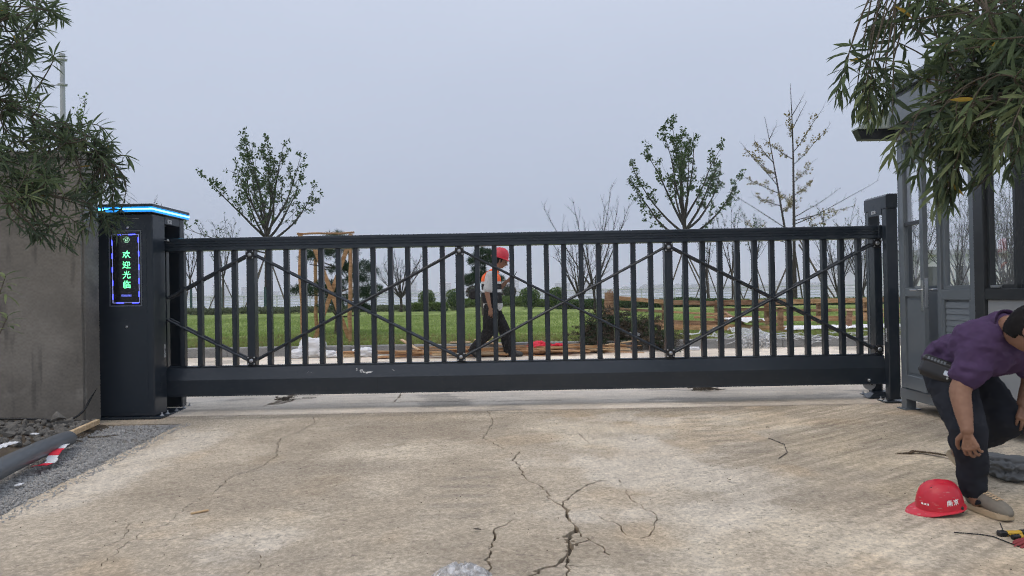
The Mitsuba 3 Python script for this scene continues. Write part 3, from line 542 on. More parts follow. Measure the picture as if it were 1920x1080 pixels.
# the other walls: panels below, wide panes above
for nm, a in (('rear', (BX + .0905, BXR - .0905, BY1 - .06, BY1 - .03)), ('front', (BX + .0905, BXR - .0905, BY0 + .03, BY0 + .06)), ('side', (BXR - .06, BXR - .03, BY0 + .0905, BY1 - .0905))):
    put(bo + '__wall_panel', bx(*a, .196, 1.10), 'm_booth_panel')
    w = put(bo + '__window', cat(bx(*a, 1.1005, 1.15), bx(*a, 2.36, 2.52)) if nm == 'side' else cat(bx(*a, 1.1005, 1.15), bx(*a, 2.40, 2.52), bx((a[0] + a[1]) / 2 - .03, (a[0] + a[1]) / 2 + .03, a[2], a[3], 1.1505, 2.3995)), 'm_booth')
    if nm == 'side': x = (a[0] + a[1]) / 2; q = [(x, a[2], 1.15), (x, a[3], 1.15), (x, a[3], 2.36), (x, a[2], 2.36)]
    else: y = (a[2] + a[3]) / 2; q = [(a[0], y, 1.15), (a[1], y, 1.15), (a[1], y, 2.40), (a[0], y, 2.40)]
    put(w + '__pane', trimesh.Trimesh(q, [[0, 1, 2], [0, 2, 3]], process=False), 'm_glass')
# roof: ceiling, rounded two-band parapet, and the pale canopy with its dark lip over the far end
put(bo + '__ceiling', bx(BX - .02, BXR + .02, BY0 - .02, BY1 + .02, 2.5205, 2.56), 'm_white_panel')
def rounded(x0, x1, y0, y1, r): return sbox(x0 + r, y0 + r, x1 - r, y1 - r).buffer(r, quad_segs=6)
def slab_z(poly, z0, z1): return moved(trimesh.creation.extrude_polygon(poly, z1 - z0, engine='earcut'), (0, 0, z0))
rf = put(bo + '__roof', slab_z(rounded(BX - .10, BXR + .10, BY0 - .10, BY1 + .02, .10), 2.94, 3.04), 'm_booth', smooth=40)
put(rf + '__recess', slab_z(rounded(BX - .06, BXR + .06, BY0 - .06, BY1 - .02, .08), 2.885, 2.9395), 'm_booth_dark', smooth=40)
put(rf + '__fascia', slab_z(rounded(BX - .09, BXR + .10, BY0 - .10, BY1 + .01, .10), 2.645, 2.8845), 'm_booth_panel', smooth=40)
put(rf + '__soffit', slab_z(rounded(BX - .05, BXR + .06, BY0 - .06, BY1 - .02, .08), 2.5605, 2.6445), 'm_booth_dark', smooth=40)
cx0, cx1, cy0, cy1 = BX - .345, BX + .6, BY1 + .03, BY1 + .16
ca = put(bo + '__canopy', trimesh.convex.convex_hull(np.array([(cx0, cy0, 2.655), (cx1, cy0, 2.655), (cx0, cy1, 2.655), (cx1, cy1, 2.655), (cx0, cy0, 2.670), (cx0, cy1, 2.670), (cx0 + .36, cy0 + .05, 2.86), (cx1, cy0 + .05, 2.86), (cx1, cy1, 2.86), (cx0 + .36, cy1, 2.86)])), 'm_roof_pale')
put(ca + '__lip', trimesh.convex.convex_hull(np.array([(cx0 + .004, cy0 + .012, 2.654), (cx1, cy0 + .012, 2.654), (cx0 + .004, cy1, 2.654), (cx1, cy1, 2.654), (cx0 + .05, cy0 + .03, 2.560), (cx1, cy0 + .03, 2.560), (cx0 + .05, cy1, 2.560), (cx1, cy1, 2.560)])), 'm_booth_dark')
# ------------------------------------------------------------------ vegetation builders
def leaf_quads(pts, dirs, size, g, ratio=.5, jitter=.3, fold=.25):
    """pointed leaves of four triangles each, from base points along directions, each folded along its rib"""
    n = len(pts); d = dirs / (np.linalg.norm(dirs, axis=1, keepdims=True) + 1e-9); s = size * g.uniform(1 - jitter, 1 + jitter, (n, 1))
    r = g.normal(size=(n, 3)); u = np.cross(d, r); u /= np.linalg.norm(u, axis=1, keepdims=True) + 1e-9; nn = np.cross(d, u)
    b, t = pts, pts + d * s; m = pts + d * s * .5; w = u * s * ratio * .5; lift = nn * s * ratio * fold
    v = np.stack([b, m - w + lift, m, m + w + lift, t], 1).reshape(-1, 3)
    f = np.array([[0, 2, 1], [0, 3, 2], [1, 2, 4], [2, 3, 4]])
    return trimesh.Trimesh(v, (f[None] + 5 * np.arange(n)[:, None, None]).reshape(-1, 3), process=False)
def clusters(c, g, k, rad, size, ratio=.6):
    """k leaves about each centre"""
    c = np.repeat(np.asarray(c, float), k, 0); d = g.normal(size=c.shape); d /= np.linalg.norm(d, axis=1, keepdims=True)
    return leaf_quads(c + d * rad * g.uniform(.1, 1, (len(c), 1)), d + g.normal(0, .7, c.shape), size, g, ratio)
def limb(p, d, L, r0, r1, g, n=7, up=.25, wob=.10):
    """a curved tapering branch: its points and radii; it bends upward by up"""
    d = np.asarray(d, float); d /= np.linalg.norm(d); pts = [np.asarray(p, float)]
    for i in range(n):
        d = d + np.array([0, 0, up / n]) + g.normal(0, wob, 3) / math.sqrt(n) * .9; d /= np.linalg.norm(d)
        pts.append(pts[-1] + d * L / n)
    return np.array(pts), np.linspace(r0, r1, n + 1)
def along(b, t):
    x = t * (len(b) - 1); i = min(int(x), len(b) - 2); return b[i] + (b[i + 1] - b[i]) * (x - i), b[i + 1] - b[i]
def turn(d, ang, g):
    d = d / np.linalg.norm(d); s = np.cross(d, g.normal(size=3)); s /= np.linalg.norm(s); return d * math.cos(ang) + s * math.sin(ang)
def vase_tree(base, fork, limbs, Lsec, g, r0=.09, nsec=6, ntw=3, start=.30, twl=.55, leader=2.4):
    """limbs: (azimuth, lean from upright, length, height up the leader 0..1); returns the branch meshes and leaf sites"""
    base, fork = np.array(base, float), np.array(fork, float); br, sites = [], []
    ld, lr = limb(fork - [0, 0, .05], (g.normal(0, .06), 0, 1), leader, r0 * .8, r0 * .30, g, 8, 0, .12); br.append(tube(ld, lr, 8))
    for az, le, L, hh in limbs:
        d = [math.sin(le) * math.cos(az), math.sin(le) * math.sin(az), math.cos(le)]
        st = along(ld, min(max(hh, .001), .99))[0] if hh > 0 else fork + (base - fork) * g.uniform(.0, .10)
        b, r = limb(st, d, L, r0 * (.50 - .18 * hh), .009, g, 12, up=.85 * le, wob=.22); br.append(tube(b, r, 6))
        for t in np.linspace(start, .96, nsec) + g.uniform(-.05, .05, nsec):
            t = min(max(t, .08), .99); p, dd = along(b, t); L2 = Lsec * (1.2 - t) * g.uniform(.5, 1.3)
            c, rc = limb(p, turn(dd, g.uniform(.4, .95), g), L2, .016, .005, g, 7, up=.6, wob=.28); br.append(tube(c, rc, 5))
            for s in np.linspace(.25, 1, ntw):
                q, d3 = along(c, min(s, .999)); e, re = limb(q, turn(d3, g.uniform(.4, 1.0), g), twl * g.uniform(.35, 1), .0065, .003, g, 4, up=.5, wob=.2); br.append(tube(e, re, 4))
                for w in (.5, 1.0): sites.append(along(e, min(w, .999))[0])
            sites += [along(c, s)[0] for s in (.4, .7, .97)]
        sites += [along(b, s)[0] for s in g.uniform(.3, .99, 7)]
    return br, np.array(sites)
def add_tree(name, label, catg, trunk, branches, leaves, leafmat, group=None, bark='m_limb', crown_kind=True):
    t = thing(name, label, catg, group); k = put(t + '__trunk', trunk, bark, smooth=40)
    k = put(t + '__branches', cat(branches), bark, smooth=50); labels[k] = {'label': 'branches and twigs', 'kind': 'stuff'}
    if leaves is not None: k = put(t + '__crown', leaves, leafmat); labels[k] = {'label': 'leaves of the crown', 'kind': 'stuff'}
    return t
def stakes(t, base, r, h, n, m='m_bark', ph=.4):
    for i in range(n):
        a = ph + i * 2 * PI / n
        put(t + '__support_stake', rod((base[0] + r * math.cos(a), base[1] + r * math.sin(a), base[2] - .05), (base[0] + .05 * math.cos(a), base[1] + .05 * math.sin(a), base[2] + h), .028, 7), m, smooth=50)
def round_limbs(n, L0, L1, g, lean0=1.15, lean1=.25):
    """limbs up a short leader: the lower ones long and spreading, the upper ones steep"""
    return [(i * 2.4 + g.uniform(-.4, .4), lean0 + (lean1 - lean0) * i / (n - 1) + g.uniform(-.1, .1), (L0 + (L1 - L0) * i / (n - 1)) * g.uniform(.85, 1.1), max(0, i - 2) / n) for i in range(n)]

# ------------------------------------------------------------------ trees on the lawn
g = np.random.default_rng(21)
B, F = (-13.45, 41, .3), (-13.40, 41, 4.25)
br, st_ = vase_tree(B, F, round_limbs(16, 4.0, 4.9, g, 1.08, .28), 1.9, g, .16, 7, 3, .25, .5, 1.5)
lm = limb((-13.4, 41, 3.6), (-1, -.1, .22), 4.6, .05, .012, g, 9, .15); br.append(tube(*lm, 6)); ex = []
for t in np.linspace(.3, .98, 8):
    p, d = along(lm[0], t); c = limb(p, turn(d, .7, g) + np.array([0, 0, .4]), 1.2 * (1.2 - t) + .3, .015, .006, g); br.append(tube(*c, 5)); ex += [along(c[0], s)[0] for s in (.5, .8, .99)]
st_ = np.vstack([st_, ex]); st_ = st_[g.uniform(size=len(st_)) < .50]
t = add_tree('lawn_tree', 'sparse vase shaped tree with small dark leaves, left of the timber prop frame', 'tree', tube([B, (-13.44, 41, 2.2), F], [.16, .135, .125], 12), br, clusters(st_, g, 7, .095, .14, .75), 'm_leaf_tree', bark='m_limb')
put(t + '__trunk_wrap', tube([(-13.45, 41, .2), (-13.445, 41, 1.75)], [.185, .17], 12), 'm_wrap', smooth=50)
for a, b in (((-14.6, 40.4, .3), (-13.5, 40.9, 3.4)), ((-12.1, 40.5, .3), (-13.3, 40.9, 3.5)), ((-14.1, 39.6, .3), (-13.45, 40.9, 3.6)), ((-13.9, 42, .3), (-13.4, 41.1, 3.3))): put(t + '__support_stake', rod(a, b, .04, 7), 'm_bark', smooth=50)
g = np.random.default_rng(33)
B, F = (9.5, 41, .3), (9.56, 41, 4.1)
br, st_ = vase_tree(B, F, [(0.05, 1.35, 4.7, 0), (3.2, 1.32, 4.6, 0), (2.9, 1.15, 4.8, .1), (.35, 1.1, 4.6, .2), (3.3, .62, 4.7, .3), (.1, .55, 4.6, .45), (2.4, .30, 5.0, .4), (.7, .25, 5.0, .5), (4.5, .55, 4.4, .3), (5.4, .75, 4.2, .15), (1.6, .70, 4.3, .2), (2.9, .20, 4.6, .75), (.3, .14, 4.8, .85), (4.0, .3, 4.2, .7)], 1.5, g, .17, 6, 2, .34, .5, 2.0)
st_ = st_[g.uniform(size=len(st_)) < .46]
t = add_tree('lawn_tree', 'young tree with round dark leaf tufts, right of the centre of the gate', 'tree', tube([B, (9.51, 41, 2.2), F], [.18, .15, .14], 12), br, clusters(st_, g, 12, .14, .145, .75), 'm_leaf_tree', bark='m_limb')
put(t + '__trunk_wrap', tube([(9.5, 41, .2), (9.505, 41, 2.0)], [.205, .185], 12), 'm_wrap', smooth=50)
for a, b in (((8.2, 40.4, .3), (9.4, 40.9, 3.3)), ((10.9, 40.5, .3), (9.6, 40.9, 3.2)), ((10.4, 39.6, .3), (9.6, 40.9, 2.9))): put(t + '__support_stake', rod(a, b, .04, 7), 'm_bark', smooth=50)
# ginkgo with two leaders
g = np.random.default_rng(44); br, st_ = [], []
B = np.array([15.9, 42, .3]); l1 = limb(B + [0, 0, 2.2], (.0, 0, 1), 10.2, .10, .012, g, 12, 0, .03); l2 = limb(B + [-.05, .1, 1.8], (-.16, .05, 1), 9.0, .085, .010, g, 12, .2, .03)
br += [tube(*l1, 7), tube(*l2, 7)]
def side(b, t, az, le, L, leafy):
    p, _ = along(b, t); c = limb(p, (math.sin(le) * math.cos(az), math.sin(le) * math.sin(az), math.cos(le)), L, .028, .007, g, 8, .25, .12); br.append(tube(*c, 5))
    for s in np.linspace(.15, .97, 9):
        q, d = along(c[0], s); e = limb(q, turn(d, .8, g), .45 * g.uniform(.4, 1.2), .007, .003, g, 4, .3); br.append(tube(*e, 4))
        if leafy and s < .85: st_.extend([along(e[0], w)[0] for w in (.3, .7, .99)])
for b, t, az, le, L, lf in ((l1[0], .22, .05, 1.22, 5.6, 0), (l1[0], .24, .3, 1.32, 4.6, 1), (l1[0], .26, .05, 1.12, 3.2, 0), (l1[0], .55, .1, .95, 3.3, 1), (l1[0], .62, .2, .75, 3.4, 1), (l1[0], .58, 2.9, 1.0, 2.0, 1), (l2[0], .28, 3.0, .98, 3.7, 0), (l2[0], .42, 3.2, 1.35, 1.7, 1), (l2[0], .55, 3.1, .72, 3.2, 1), (l2[0], .62, 2.8, .9, 2.3, 1), (l2[0], .5, 3.4, 1.25, 2.6, 1), (l2[0], .7, 3.1, .8, 1.7, 1), (l1[0], .75, .1, .5, 1.8, 0), (l1[0], .82, .3, .6, 1.5, 0), (l2[0], .85, .2, .6, 1.0, 0), (l1[0], .38, .4, 1.2, 1.7, 1), (l1[0], .32, 3.6, 1.2, 1.2, 1), (l2[0], .38, .3, 1.1, 1.3, 1), (l1[0], .45, .0, .9, 1.8, 1), (l1[0], .18, .2, 1.35, 3.6, 1), (l2[0], .18, 3.3, 1.3, 3.2, 1), (l1[0], .68, 4.2, .7, 1.8, 1)): side(b, t, az, le, L, lf)
st_ = np.array(st_)
t = add_tree('ginkgo_tree', 'tall thin ginkgo with two leaders and sparse yellowing leaves, left of the receiving post', 'tree', tube([B, B + [0, 0, 1.2], B + [0, 0, 2.4]], [.15, .125, .11], 10), br, clusters(st_, g, 4, .09, .11, .9), 'm_leaf_ginkgo')
for a, b in (((14.2, 41, .3), (15.7, 41.8, 3.0)), ((17.9, 41, .3), (16.1, 41.8, 3.6)), ((16.9, 43.4, .3), (16, 42.1, 3.2))): put(t + '__support_stake', rod(a, b, .045, 7), 'm_bark', smooth=50)
put(t + '__support_stake', rod((17.3, 40.4, .3), (16.1, 41.8, 4.0), .045, 7), 'm_bark', smooth=50)

# leafless and nearly leafless small trees
def fan_tree(base, n, lean, L, g, sub, r0=.035, squash=1.0, tw=.5):
    br, sites = [], []
    for i in range(n):
        az, le = i * 2.4 + g.uniform(-.3, .3), lean * math.sqrt((i + .5) / n)
        b, r = limb(base, (math.sin(le) * math.cos(az), squash * math.sin(le) * math.sin(az), math.cos(le)), L * g.uniform(.75, 1.05), r0, .006, g, 8, .35, .12); br.append(tube(b, r, 6))
        for t in np.linspace(.25, .95, sub):
            p, d = along(b, t); c = limb(p, turn(d, g.uniform(.35, .7), g), L * tw * (1.1 - t) * g.uniform(.6, 1.2), .012, .004, g, 6, .6, .1); br.append(tube(*c, 4)); sites += [along(c[0], s)[0] for s in (.4, .75, .99)]
            for s in (.4, .7): q, d3 = along(c[0], s); e = limb(q, turn(d3, .6, g), .35, .006, .003, g, 4, .5); br.append(tube(*e, 4)); sites.append(e[0][-1])
    return br, np.array(sites)
def small_tree(label, x, y, z, h, n, lean, seed, leaf=None, keep=.5, k=2, size=.09, trunk=1.0, group=None, st=0, wrap=False, sub=5, r=.045, tw=.5, name='small_tree', cl=.07):
    g = np.random.default_rng(seed); B = np.array([x, y, z]); top = B + [g.normal(0, .04), 0, trunk]
    br, s = fan_tree(top, n, lean, h - trunk, g, sub, r * .7, 1.0, tw); s = s[g.uniform(size=len(s)) < keep]
    t = add_tree(name, label, 'tree', tube([B, (B + top) / 2 + [.02, 0, 0], top], [r * 1.25, r * 1.05, r], 9), br, clusters(s, g, k, cl, size, .65) if leaf else None, leaf, group)
    if wrap: put(t + '__trunk_wrap', tube([B - [0, 0, .05], B + [0, 0, min(trunk, 1.5)]], [r * 1.55, r * 1.4], 9), 'm_wrap', smooth=50)
    if st: stakes(t, B, .85, 1.9, st)
    return t
small_tree('leafless small tree with thin upswept shoots, nearest left of the brown stump post', 3.75, 34, .35, 5.6, 7, .75, 51, trunk=.85, sub=7, r=.06, name='bare_tree')
small_tree('low leafless tree fanning out from the ground beside the second last round shrub', 3.02, 33, .35, 3.3, 9, .8, 52, trunk=.5, sub=6, r=.05, name='bare_tree', tw=.6)
small_tree('bare pollarded tree with long upright shoots behind the left part of the gate', -4.92, 33, .42, 2.75, 10, .85, 53, trunk=.6, sub=6, r=.055, name='bare_tree', tw=.65)
small_tree('thin young tree with few leaves, nearest to the gate cabinet', -17.2, 40, .3, 4.6, 5, .42, 54, 'm_leaf_tree', .45, 2, st=3, trunk=1.9, wrap=True)
small_tree('slender staked tree with small leaves, just left of the large left tree', -15.5, 40, .3, 5.5, 6, .5, 55, 'm_leaf_tree', .55, 2, st=4, trunk=1.9, wrap=True)
small_tree('upright twiggy tree just right of the tufted tree', 9.95, 38, .3, 4.3, 4, .22, 56, 'm_leaf_tree', .35, 2, st=3, trunk=1.3)
small_tree('narrow twiggy tree with dark tips between the tufted tree and the ginkgo', 11.2, 38, .3, 5.0, 5, .28, 57, 'm_leaf_tree', .45, 3, st=3, trunk=1.5)
small_tree('straight dark sapling just left of the ginkgo', 12.45, 38, .3, 5.0, 5, .26, 58, 'm_leaf_tree', .6, 3, st=3, trunk=1.7)
small_tree('many stemmed leafy sapling right of the ginkgo', 16.15, 37, .3, 4.9, 9, .5, 59, 'm_leaf_grey', .5, 2, trunk=.55, wrap=True)
small_tree('spreading twiggy sapling seen just left of the receiving post', 17.9, 38, .3, 4.7, 9, .55, 60, 'm_leaf_grey', .5, 2, trunk=.6)
small_tree('dense twiggy sapling seen through the booth door', 21.6, 40, .3, 5.4, 12, .55, 61, 'm_leaf_grey', .45, 2, trunk=.7, sub=6)
for i, (x, y, h) in enumerate(((22.4, 37.5, 5.6), (25.6, 39, 6.0), (20.6, 33.5, 5.5), (23.2, 34.5, 6.0), (18.9, 28.5, 5.2), (26.2, 33.5, 6.0), (21.2, 30.0, 5.3))):
    small_tree('tangled leafy sapling in the row seen through the booth windows', x, y, .2, h, 11, .6, 62 + i, 'm_leaf_grey', .40, 2, group='saplings behind the booth', trunk=.6, sub=6)
for i, (x, y) in enumerate(((-20.4, 41), (-22.4, 40.5))): small_tree('bare sapling behind the cement wall', x, y, .3, 6.4 - i, 6, .4, 81 + i, 'm_leaf_tree', .2, 2, group='saplings behind the cement wall', trunk=1.6)
small_tree('feathery sapling rising beside the pole behind the left oleander', -12.4, 20.5, .1, 6.6, 6, .3, 90, 'm_leaf_hedge', .9, 3, trunk=2.5)

# pines with tiered clumps
def needles(c, rx, rz, n, g, L=.10):
    d = g.normal(size=(n, 3)); d /= np.linalg.norm(d, axis=1, keepdims=True); d[:, 2] = np.abs(d[:, 2]) * .9 + .05 * d[:, 2]; rr = g.uniform(.25, 1, (n, 1)) ** .6
    p = np.asarray(c) + d * [rx * 1.05, rx * 1.05, rz * 1.35] * rr; k = 9
    p = np.repeat(p, k, 0); q = g.normal(size=p.shape) + np.repeat(d, k, 0) * .9 + [0, 0, .35]; q /= np.linalg.norm(q, axis=1, keepdims=True)
    return leaf_quads(p, q, L, g, .10)
def pine(label, trunk, tiers, seed, L, n):
    g = np.random.default_rng(seed); t = thing('pine_tree', label, 'tree'); T_ = np.array(trunk, float)
    put(t + '__trunk', tube(T_, np.linspace(.05, .022, len(T_)) * (1 + L), 9), 'm_bark', smooth=50)
    bs = []
    for c, rx, rz in tiers:
        j = np.argmin(np.abs(T_[:, 2] - (c[2] - .1))); bs.append(tube([T_[j], (T_[j] + np.array(c)) / 2 - [0, 0, .04], np.array(c) - [0, 0, rz * .5]], [.022, .016, .008], 6))
    k = put(t + '__branches', cat(bs), 'm_bark', smooth=50); labels[k] = {'label': 'branches', 'kind': 'stuff'}
    k = put(t + '__crown', cat([needles(c, rx, rz, int(n * rx * rx * 60), g, L) for c, rx, rz in tiers]), 'm_leaf_pine'); labels[k] = {'label': 'needle pads of the crown', 'kind': 'stuff'}
pine('cloud pruned pine standing inside the timber prop frame', [(-3.45, 14.6, .3), (-3.42, 14.62, .75), (-3.50, 14.6, 1.2), (-3.38, 14.6, 1.7), (-3.42, 14.6, 2.2)],
     [((-3.42, 14.6, 2.22), .26, .16), ((-3.25, 14.45, 1.98), .27, .16), ((-3.70, 14.5, 1.92), .30, .17), ((-3.98, 14.7, 1.86), .20, .12), ((-3.30, 14.7, 1.62), .32, .17), ((-2.95, 14.5, 1.66), .26, .13), ((-3.05, 14.6, 1.42), .26, .14), ((-2.78, 14.7, 1.60), .17, .10), ((-3.75, 14.5, 1.18), .34, .19), ((-4.12, 14.6, 1.25), .22, .12), ((-3.55, 14.9, 1.28), .28, .15), ((-2.95, 14.5, 1.10), .30, .15), ((-2.72, 14.5, 1.22), .22, .13), ((-3.45, 14.3, .95), .26, .14), ((-3.0, 14.8, .85), .25, .12)], 71, .10, 22)
pine('cloud pruned pine behind the walking worker', [(-1.05, 27, .3), (-1.1, 27, 1.0), (-1.0, 27, 1.7), (-.95, 27, 2.5)],
     [((-1.0, 27, 2.55), .34, .18), ((-1.25, 26.9, 2.25), .34, .20), ((-.75, 27, 2.25), .40, .22), ((-1.45, 26.8, 1.62), .38, .16), ((-1.68, 27, 1.50), .26, .12), ((-1.15, 26.8, 1.75), .32, .16), ((-.7, 27, 1.6), .40, .18), ((-1.2, 27, 2.0), .22, .12)], 72, .15, 24)

# clipped round shrubs and hedges
def shrub(label, x, y, z, r, rz, m, seed, size=.07, group=None):
    g = np.random.default_rng(seed); t = thing('round_shrub', label, 'shrub', group); n = int(5200 * r * r) + 500
    d = g.normal(size=(n, 3)); d /= np.linalg.norm(d, axis=1, keepdims=True); lump = 1 + .22 * (meshkit.fbm(d * 2.6 + seed, 3, seed) - .5)
    p = np.array([x, y, z]) + d * [r, r, rz] * lump[:, None] * g.uniform(.86, 1.02, (n, 1))
    k = put(t + '__foliage', leaf_quads(p, d + g.normal(0, .8, d.shape), size, g, .6), m); labels[k] = {'label': 'clipped foliage', 'kind': 'stuff'}
    put(t + '__stem', cat([rod((x + g.normal(0, .06), y, .2), (x + g.normal(0, r * .5), y + g.normal(0, r * .5), z + rz * .5), .02, 6) for _ in range(5)]), 'm_bark')
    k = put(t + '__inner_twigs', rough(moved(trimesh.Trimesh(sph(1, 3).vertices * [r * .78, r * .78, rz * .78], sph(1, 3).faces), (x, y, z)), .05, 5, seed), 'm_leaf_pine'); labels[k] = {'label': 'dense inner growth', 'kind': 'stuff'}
shrub('small round clipped shrub, leftmost of the row behind the gate', -4.35, 38, .92, .42, .50, 'm_leaf_hedge', 1)
shrub('round clipped shrub between the left shrub and the walking worker', -2.95, 38, .90, .45, .52, 'm_leaf_hedge', 2)
shrub('dark reddish shrub seen left of the walking worker', -2.35, 45.2, 1.25, .42, .38, 'm_leaf_red', 3)
shrub('dark reddish shrub seen right of the walking worker', -.2, 45.2, 1.25, .44, .45, 'm_leaf_red', 4)
shrub('large round clipped shrub right of the walking worker', .88, 38, .92, .52, .52, 'm_leaf_hedge', 5)
shrub('round clipped shrub next to the bare tree', 2.2, 37, .95, .44, .46, 'm_leaf_hedge', 6)
def hedge(label, x0, x1, y, w, h, m, seed, n, size, core=True):
    g = np.random.default_rng(seed); t = thing('hedge', label, 'hedge'); x = g.uniform(x0, x1, n); yy = g.uniform(y - w / 2, y + w / 2, n); z0 = lawn_z(x, yy)
    hh = h * (.72 + .5 * meshkit.fbm(np.stack([x * 1.6, yy * 1.6, 0 * x + seed], -1), 3, seed)); z = z0 + hh * g.uniform(.05, 1, n) ** .6
    k = put(t + '__foliage', leaf_quads(np.stack([x, yy, z], 1), g.normal(size=(n, 3)) + [0, -.2, .5], size, g, .6), m); labels[k] = {'label': 'leaves of the low hedge', 'kind': 'stuff'}
    if core:
        for a in np.arange(x0, x1, 3.0):
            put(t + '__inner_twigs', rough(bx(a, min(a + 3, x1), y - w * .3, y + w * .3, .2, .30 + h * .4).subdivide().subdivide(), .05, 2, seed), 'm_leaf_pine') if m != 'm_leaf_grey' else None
hedge('loose grey green planting in front of the railing on the left', -24, -5.2, 37.0, 1.2, .26, 'm_leaf_grey', 11, 15000, .12)
hedge('low square box hedge by the bare pollarded tree', -5.0, -3.2, 36.6, .9, .40, 'm_leaf_hedge', 12, 5200, .075)
hedge('bright green low hedge across the middle of the lawn', -3.3, 4.2, 41.2, 1.3, .36, 'm_leaf_hedge', 13, 15000, .09)
hedge('darker leafy planting behind the brown stump post', 2.2, 10.5, 36.4, 1.3, .36, 'm_leaf_tree', 14, 11000, .11)
hedge('green planting behind the right end of the rustic fence', 10.4, 24, 35.4, 1.4, .28, 'm_leaf_hedge', 15, 17000, .10)

# ------------------------------------------------------------------ waterfront railing, pole and the far shore
ra = thing('waterfront_railing', 'long white metal railing along the waterfront', 'railing')
po = mikit.ply(bx(-.04, .04, -.03, .03, .25, 1.24, .004), 'm_rail_white', smooth=False)
for i in range(33): put(ra + '__post', placed(po, T().translate([-33 + i * 2.05, 46.2, 0])), None)
put(ra + '__top_rail', bx(-34, 34, 46.13, 46.27, 1.2405, 1.32, .01), 'm_rail_white')
for z in (1.06, .90, .74, .58, .42): put(ra + '__rail', tube([(-34, 46.2, z), (34, 46.2, z)], [.026, .026], 7), 'm_rail_white', smooth=50)
pl = thing('utility_pole', 'pale grey steel pole with two clamped wires behind the left oleander', 'pole')
put(pl + '__shaft', tube([(-15.56, 26, -.06), (-15.56, 26, 5), (-15.55, 26, 9.72)], [.115, .10, .075], 14), 'm_galv', smooth=50)
put(pl + '__cap', tube([(-15.55, 26, 9.7), (-15.55, 26, 9.8)], [.095, .095], 12), 'm_galv', smooth=50)
for z in (9.6, 8.72):
    a = put(pl + '__clamp', cat(bx(-15.66, -15.44, 25.88, 26.12, z - .035, z + .035, .01), rod((-15.75, 26, z), (-15.38, 26, z), .03)), 'm_galv')
    put(pl + '__wire', tube([(-15.7, 26, z), (-17, 26.3, z - .03), (-19.5, 27, z - .02), (-26, 29, z + .2)], [.012] * 4, 5), 'm_black')
    for x in ((-16.05, -15.9) if z > 9 else (-16.1, -15.95, -16.5)): put(pl + '__insulator', trimesh.Trimesh(sph(.055, 2).vertices * [1.3, 1, 1] + [x, 26 + (-15.7 - x) * .22, z - .005], sph(.055, 2).faces), 'm_galv', smooth=True)
pr('m_far_wall', (0.20, 0.21, 0.22), .9); pr('m_far_dark', (0.10, 0.11, 0.115), .9); pr('m_far_trees', (0.035, 0.05, 0.035), .95, .1)
def tower(label, x, y, w, d, h, cols, floors, group=None, m='m_far_wall'):
    t = thing('far_building', label, 'building', group); put(t + '__wall', bx(x - w / 2, x + w / 2, y, y + d, -1.2, h), m)
    put(t + '__roof', bx(x - w / 2 - .3, x + w / 2 + .3, y - .3, y + d + .3, h + .01, h + .7), 'm_far_dark')
    ww = w / cols * .55; wd = mikit.ply(bx(-ww / 2, ww / 2, y - .12, y - .02, 0, h / floors * .5), 'm_far_dark', smooth=False)
    for c in range(cols):
        for f in range(floors): put(t + '__window', placed(wd, T().translate([x - w / 2 + (c + .5) * w / cols, 0, (f + .35) * h / floors])), None)
g = np.random.default_rng(5)
for i in range(30):
    x = -660 + i * 47 + g.uniform(-14, 14)
    if -120 < x < 700 and g.uniform() < .35: continue
    tower('hazy building on the far shore of the river', x, 1420 + g.uniform(0, 60), g.uniform(16, 40), 14, g.uniform(12, 27) if x < 150 else g.uniform(8, 15), int(g.integers(3, 6)), int(g.integers(3, 6)), 'hazy buildings on the far shore')
tower('tallest hazy block on the far shore, seen left of the large left tree', -365, 1400, 20, 14, 30, 3, 8)
c = []
for i in range(110):
    x = -1050 + i * 19.5 + g.uniform(-9, 9); h = g.uniform(6, 11) if x < 250 else g.uniform(11, 19)
    c.append(trimesh.Trimesh(rough(sph(1, 3), .35, 1.6, int(g.integers(999))).vertices * [g.uniform(11, 26), 9, h * g.uniform(.7, 1)] + [x, 1400 + g.uniform(0, 20), 0], sph(1, 3).faces))
ground_like('far_trees', cat(c), 'm_far_trees', 'hazy band of trees along the far shore', 'stuff')
mt = thing('lattice_mast', 'faint lattice mast on the far shore, left of the centre of the gate', 'mast')
X_ = -84.; H_ = 34.
legs = [[(X_ + sx * 3, 1400 + sy * 3, 0), (X_ + sx * .4, 1400 + sy * .4, H_)] for sx in (-1, 1) for sy in (-1, 1)]
for l in legs: put(mt + '__leg', rod(*l, .35, 5), 'm_far_dark')
for i in range(9):
    z = i * H_ / 9; w = 3 - 2.6 * z / H_; w2 = 3 - 2.6 * (z + H_ / 9) / H_
    put(mt + '__brace', rod((X_ - w, 1397, z), (X_ + w2, 1397, z + H_ / 9), .22, 4), 'm_far_dark'); put(mt + '__brace', rod((X_ + w, 1397, z), (X_ - w2, 1397, z + H_ / 9), .22, 4), 'm_far_dark')
# pale low building beyond the saplings on the right, seen through the booth glass
wb = thing('pale_building', 'pale low building with narrow windows seen through the booth glass', 'building')
put(wb + '__wall', bx(24, 46, 50 - 5, 62 - 5, -.1, 3.0), 'm_white'); put(wb + '__roof', bx(23.6, 46.4, 44.6, 57.4, 3.01, 3.3), 'm_galv')
for x in np.arange(25, 45, 1.7): w = put(wb + '__window', bx(x, x + .7, 44.94, 44.99, .9, 2.3), 'm_far_dark'); put(w + '__frame', cat(bx(x - .06, x - .002, 44.9, 44.99, .84, 2.36), bx(x + .702, x + .76, 44.9, 44.99, .84, 2.36)), 'm_rail_white')
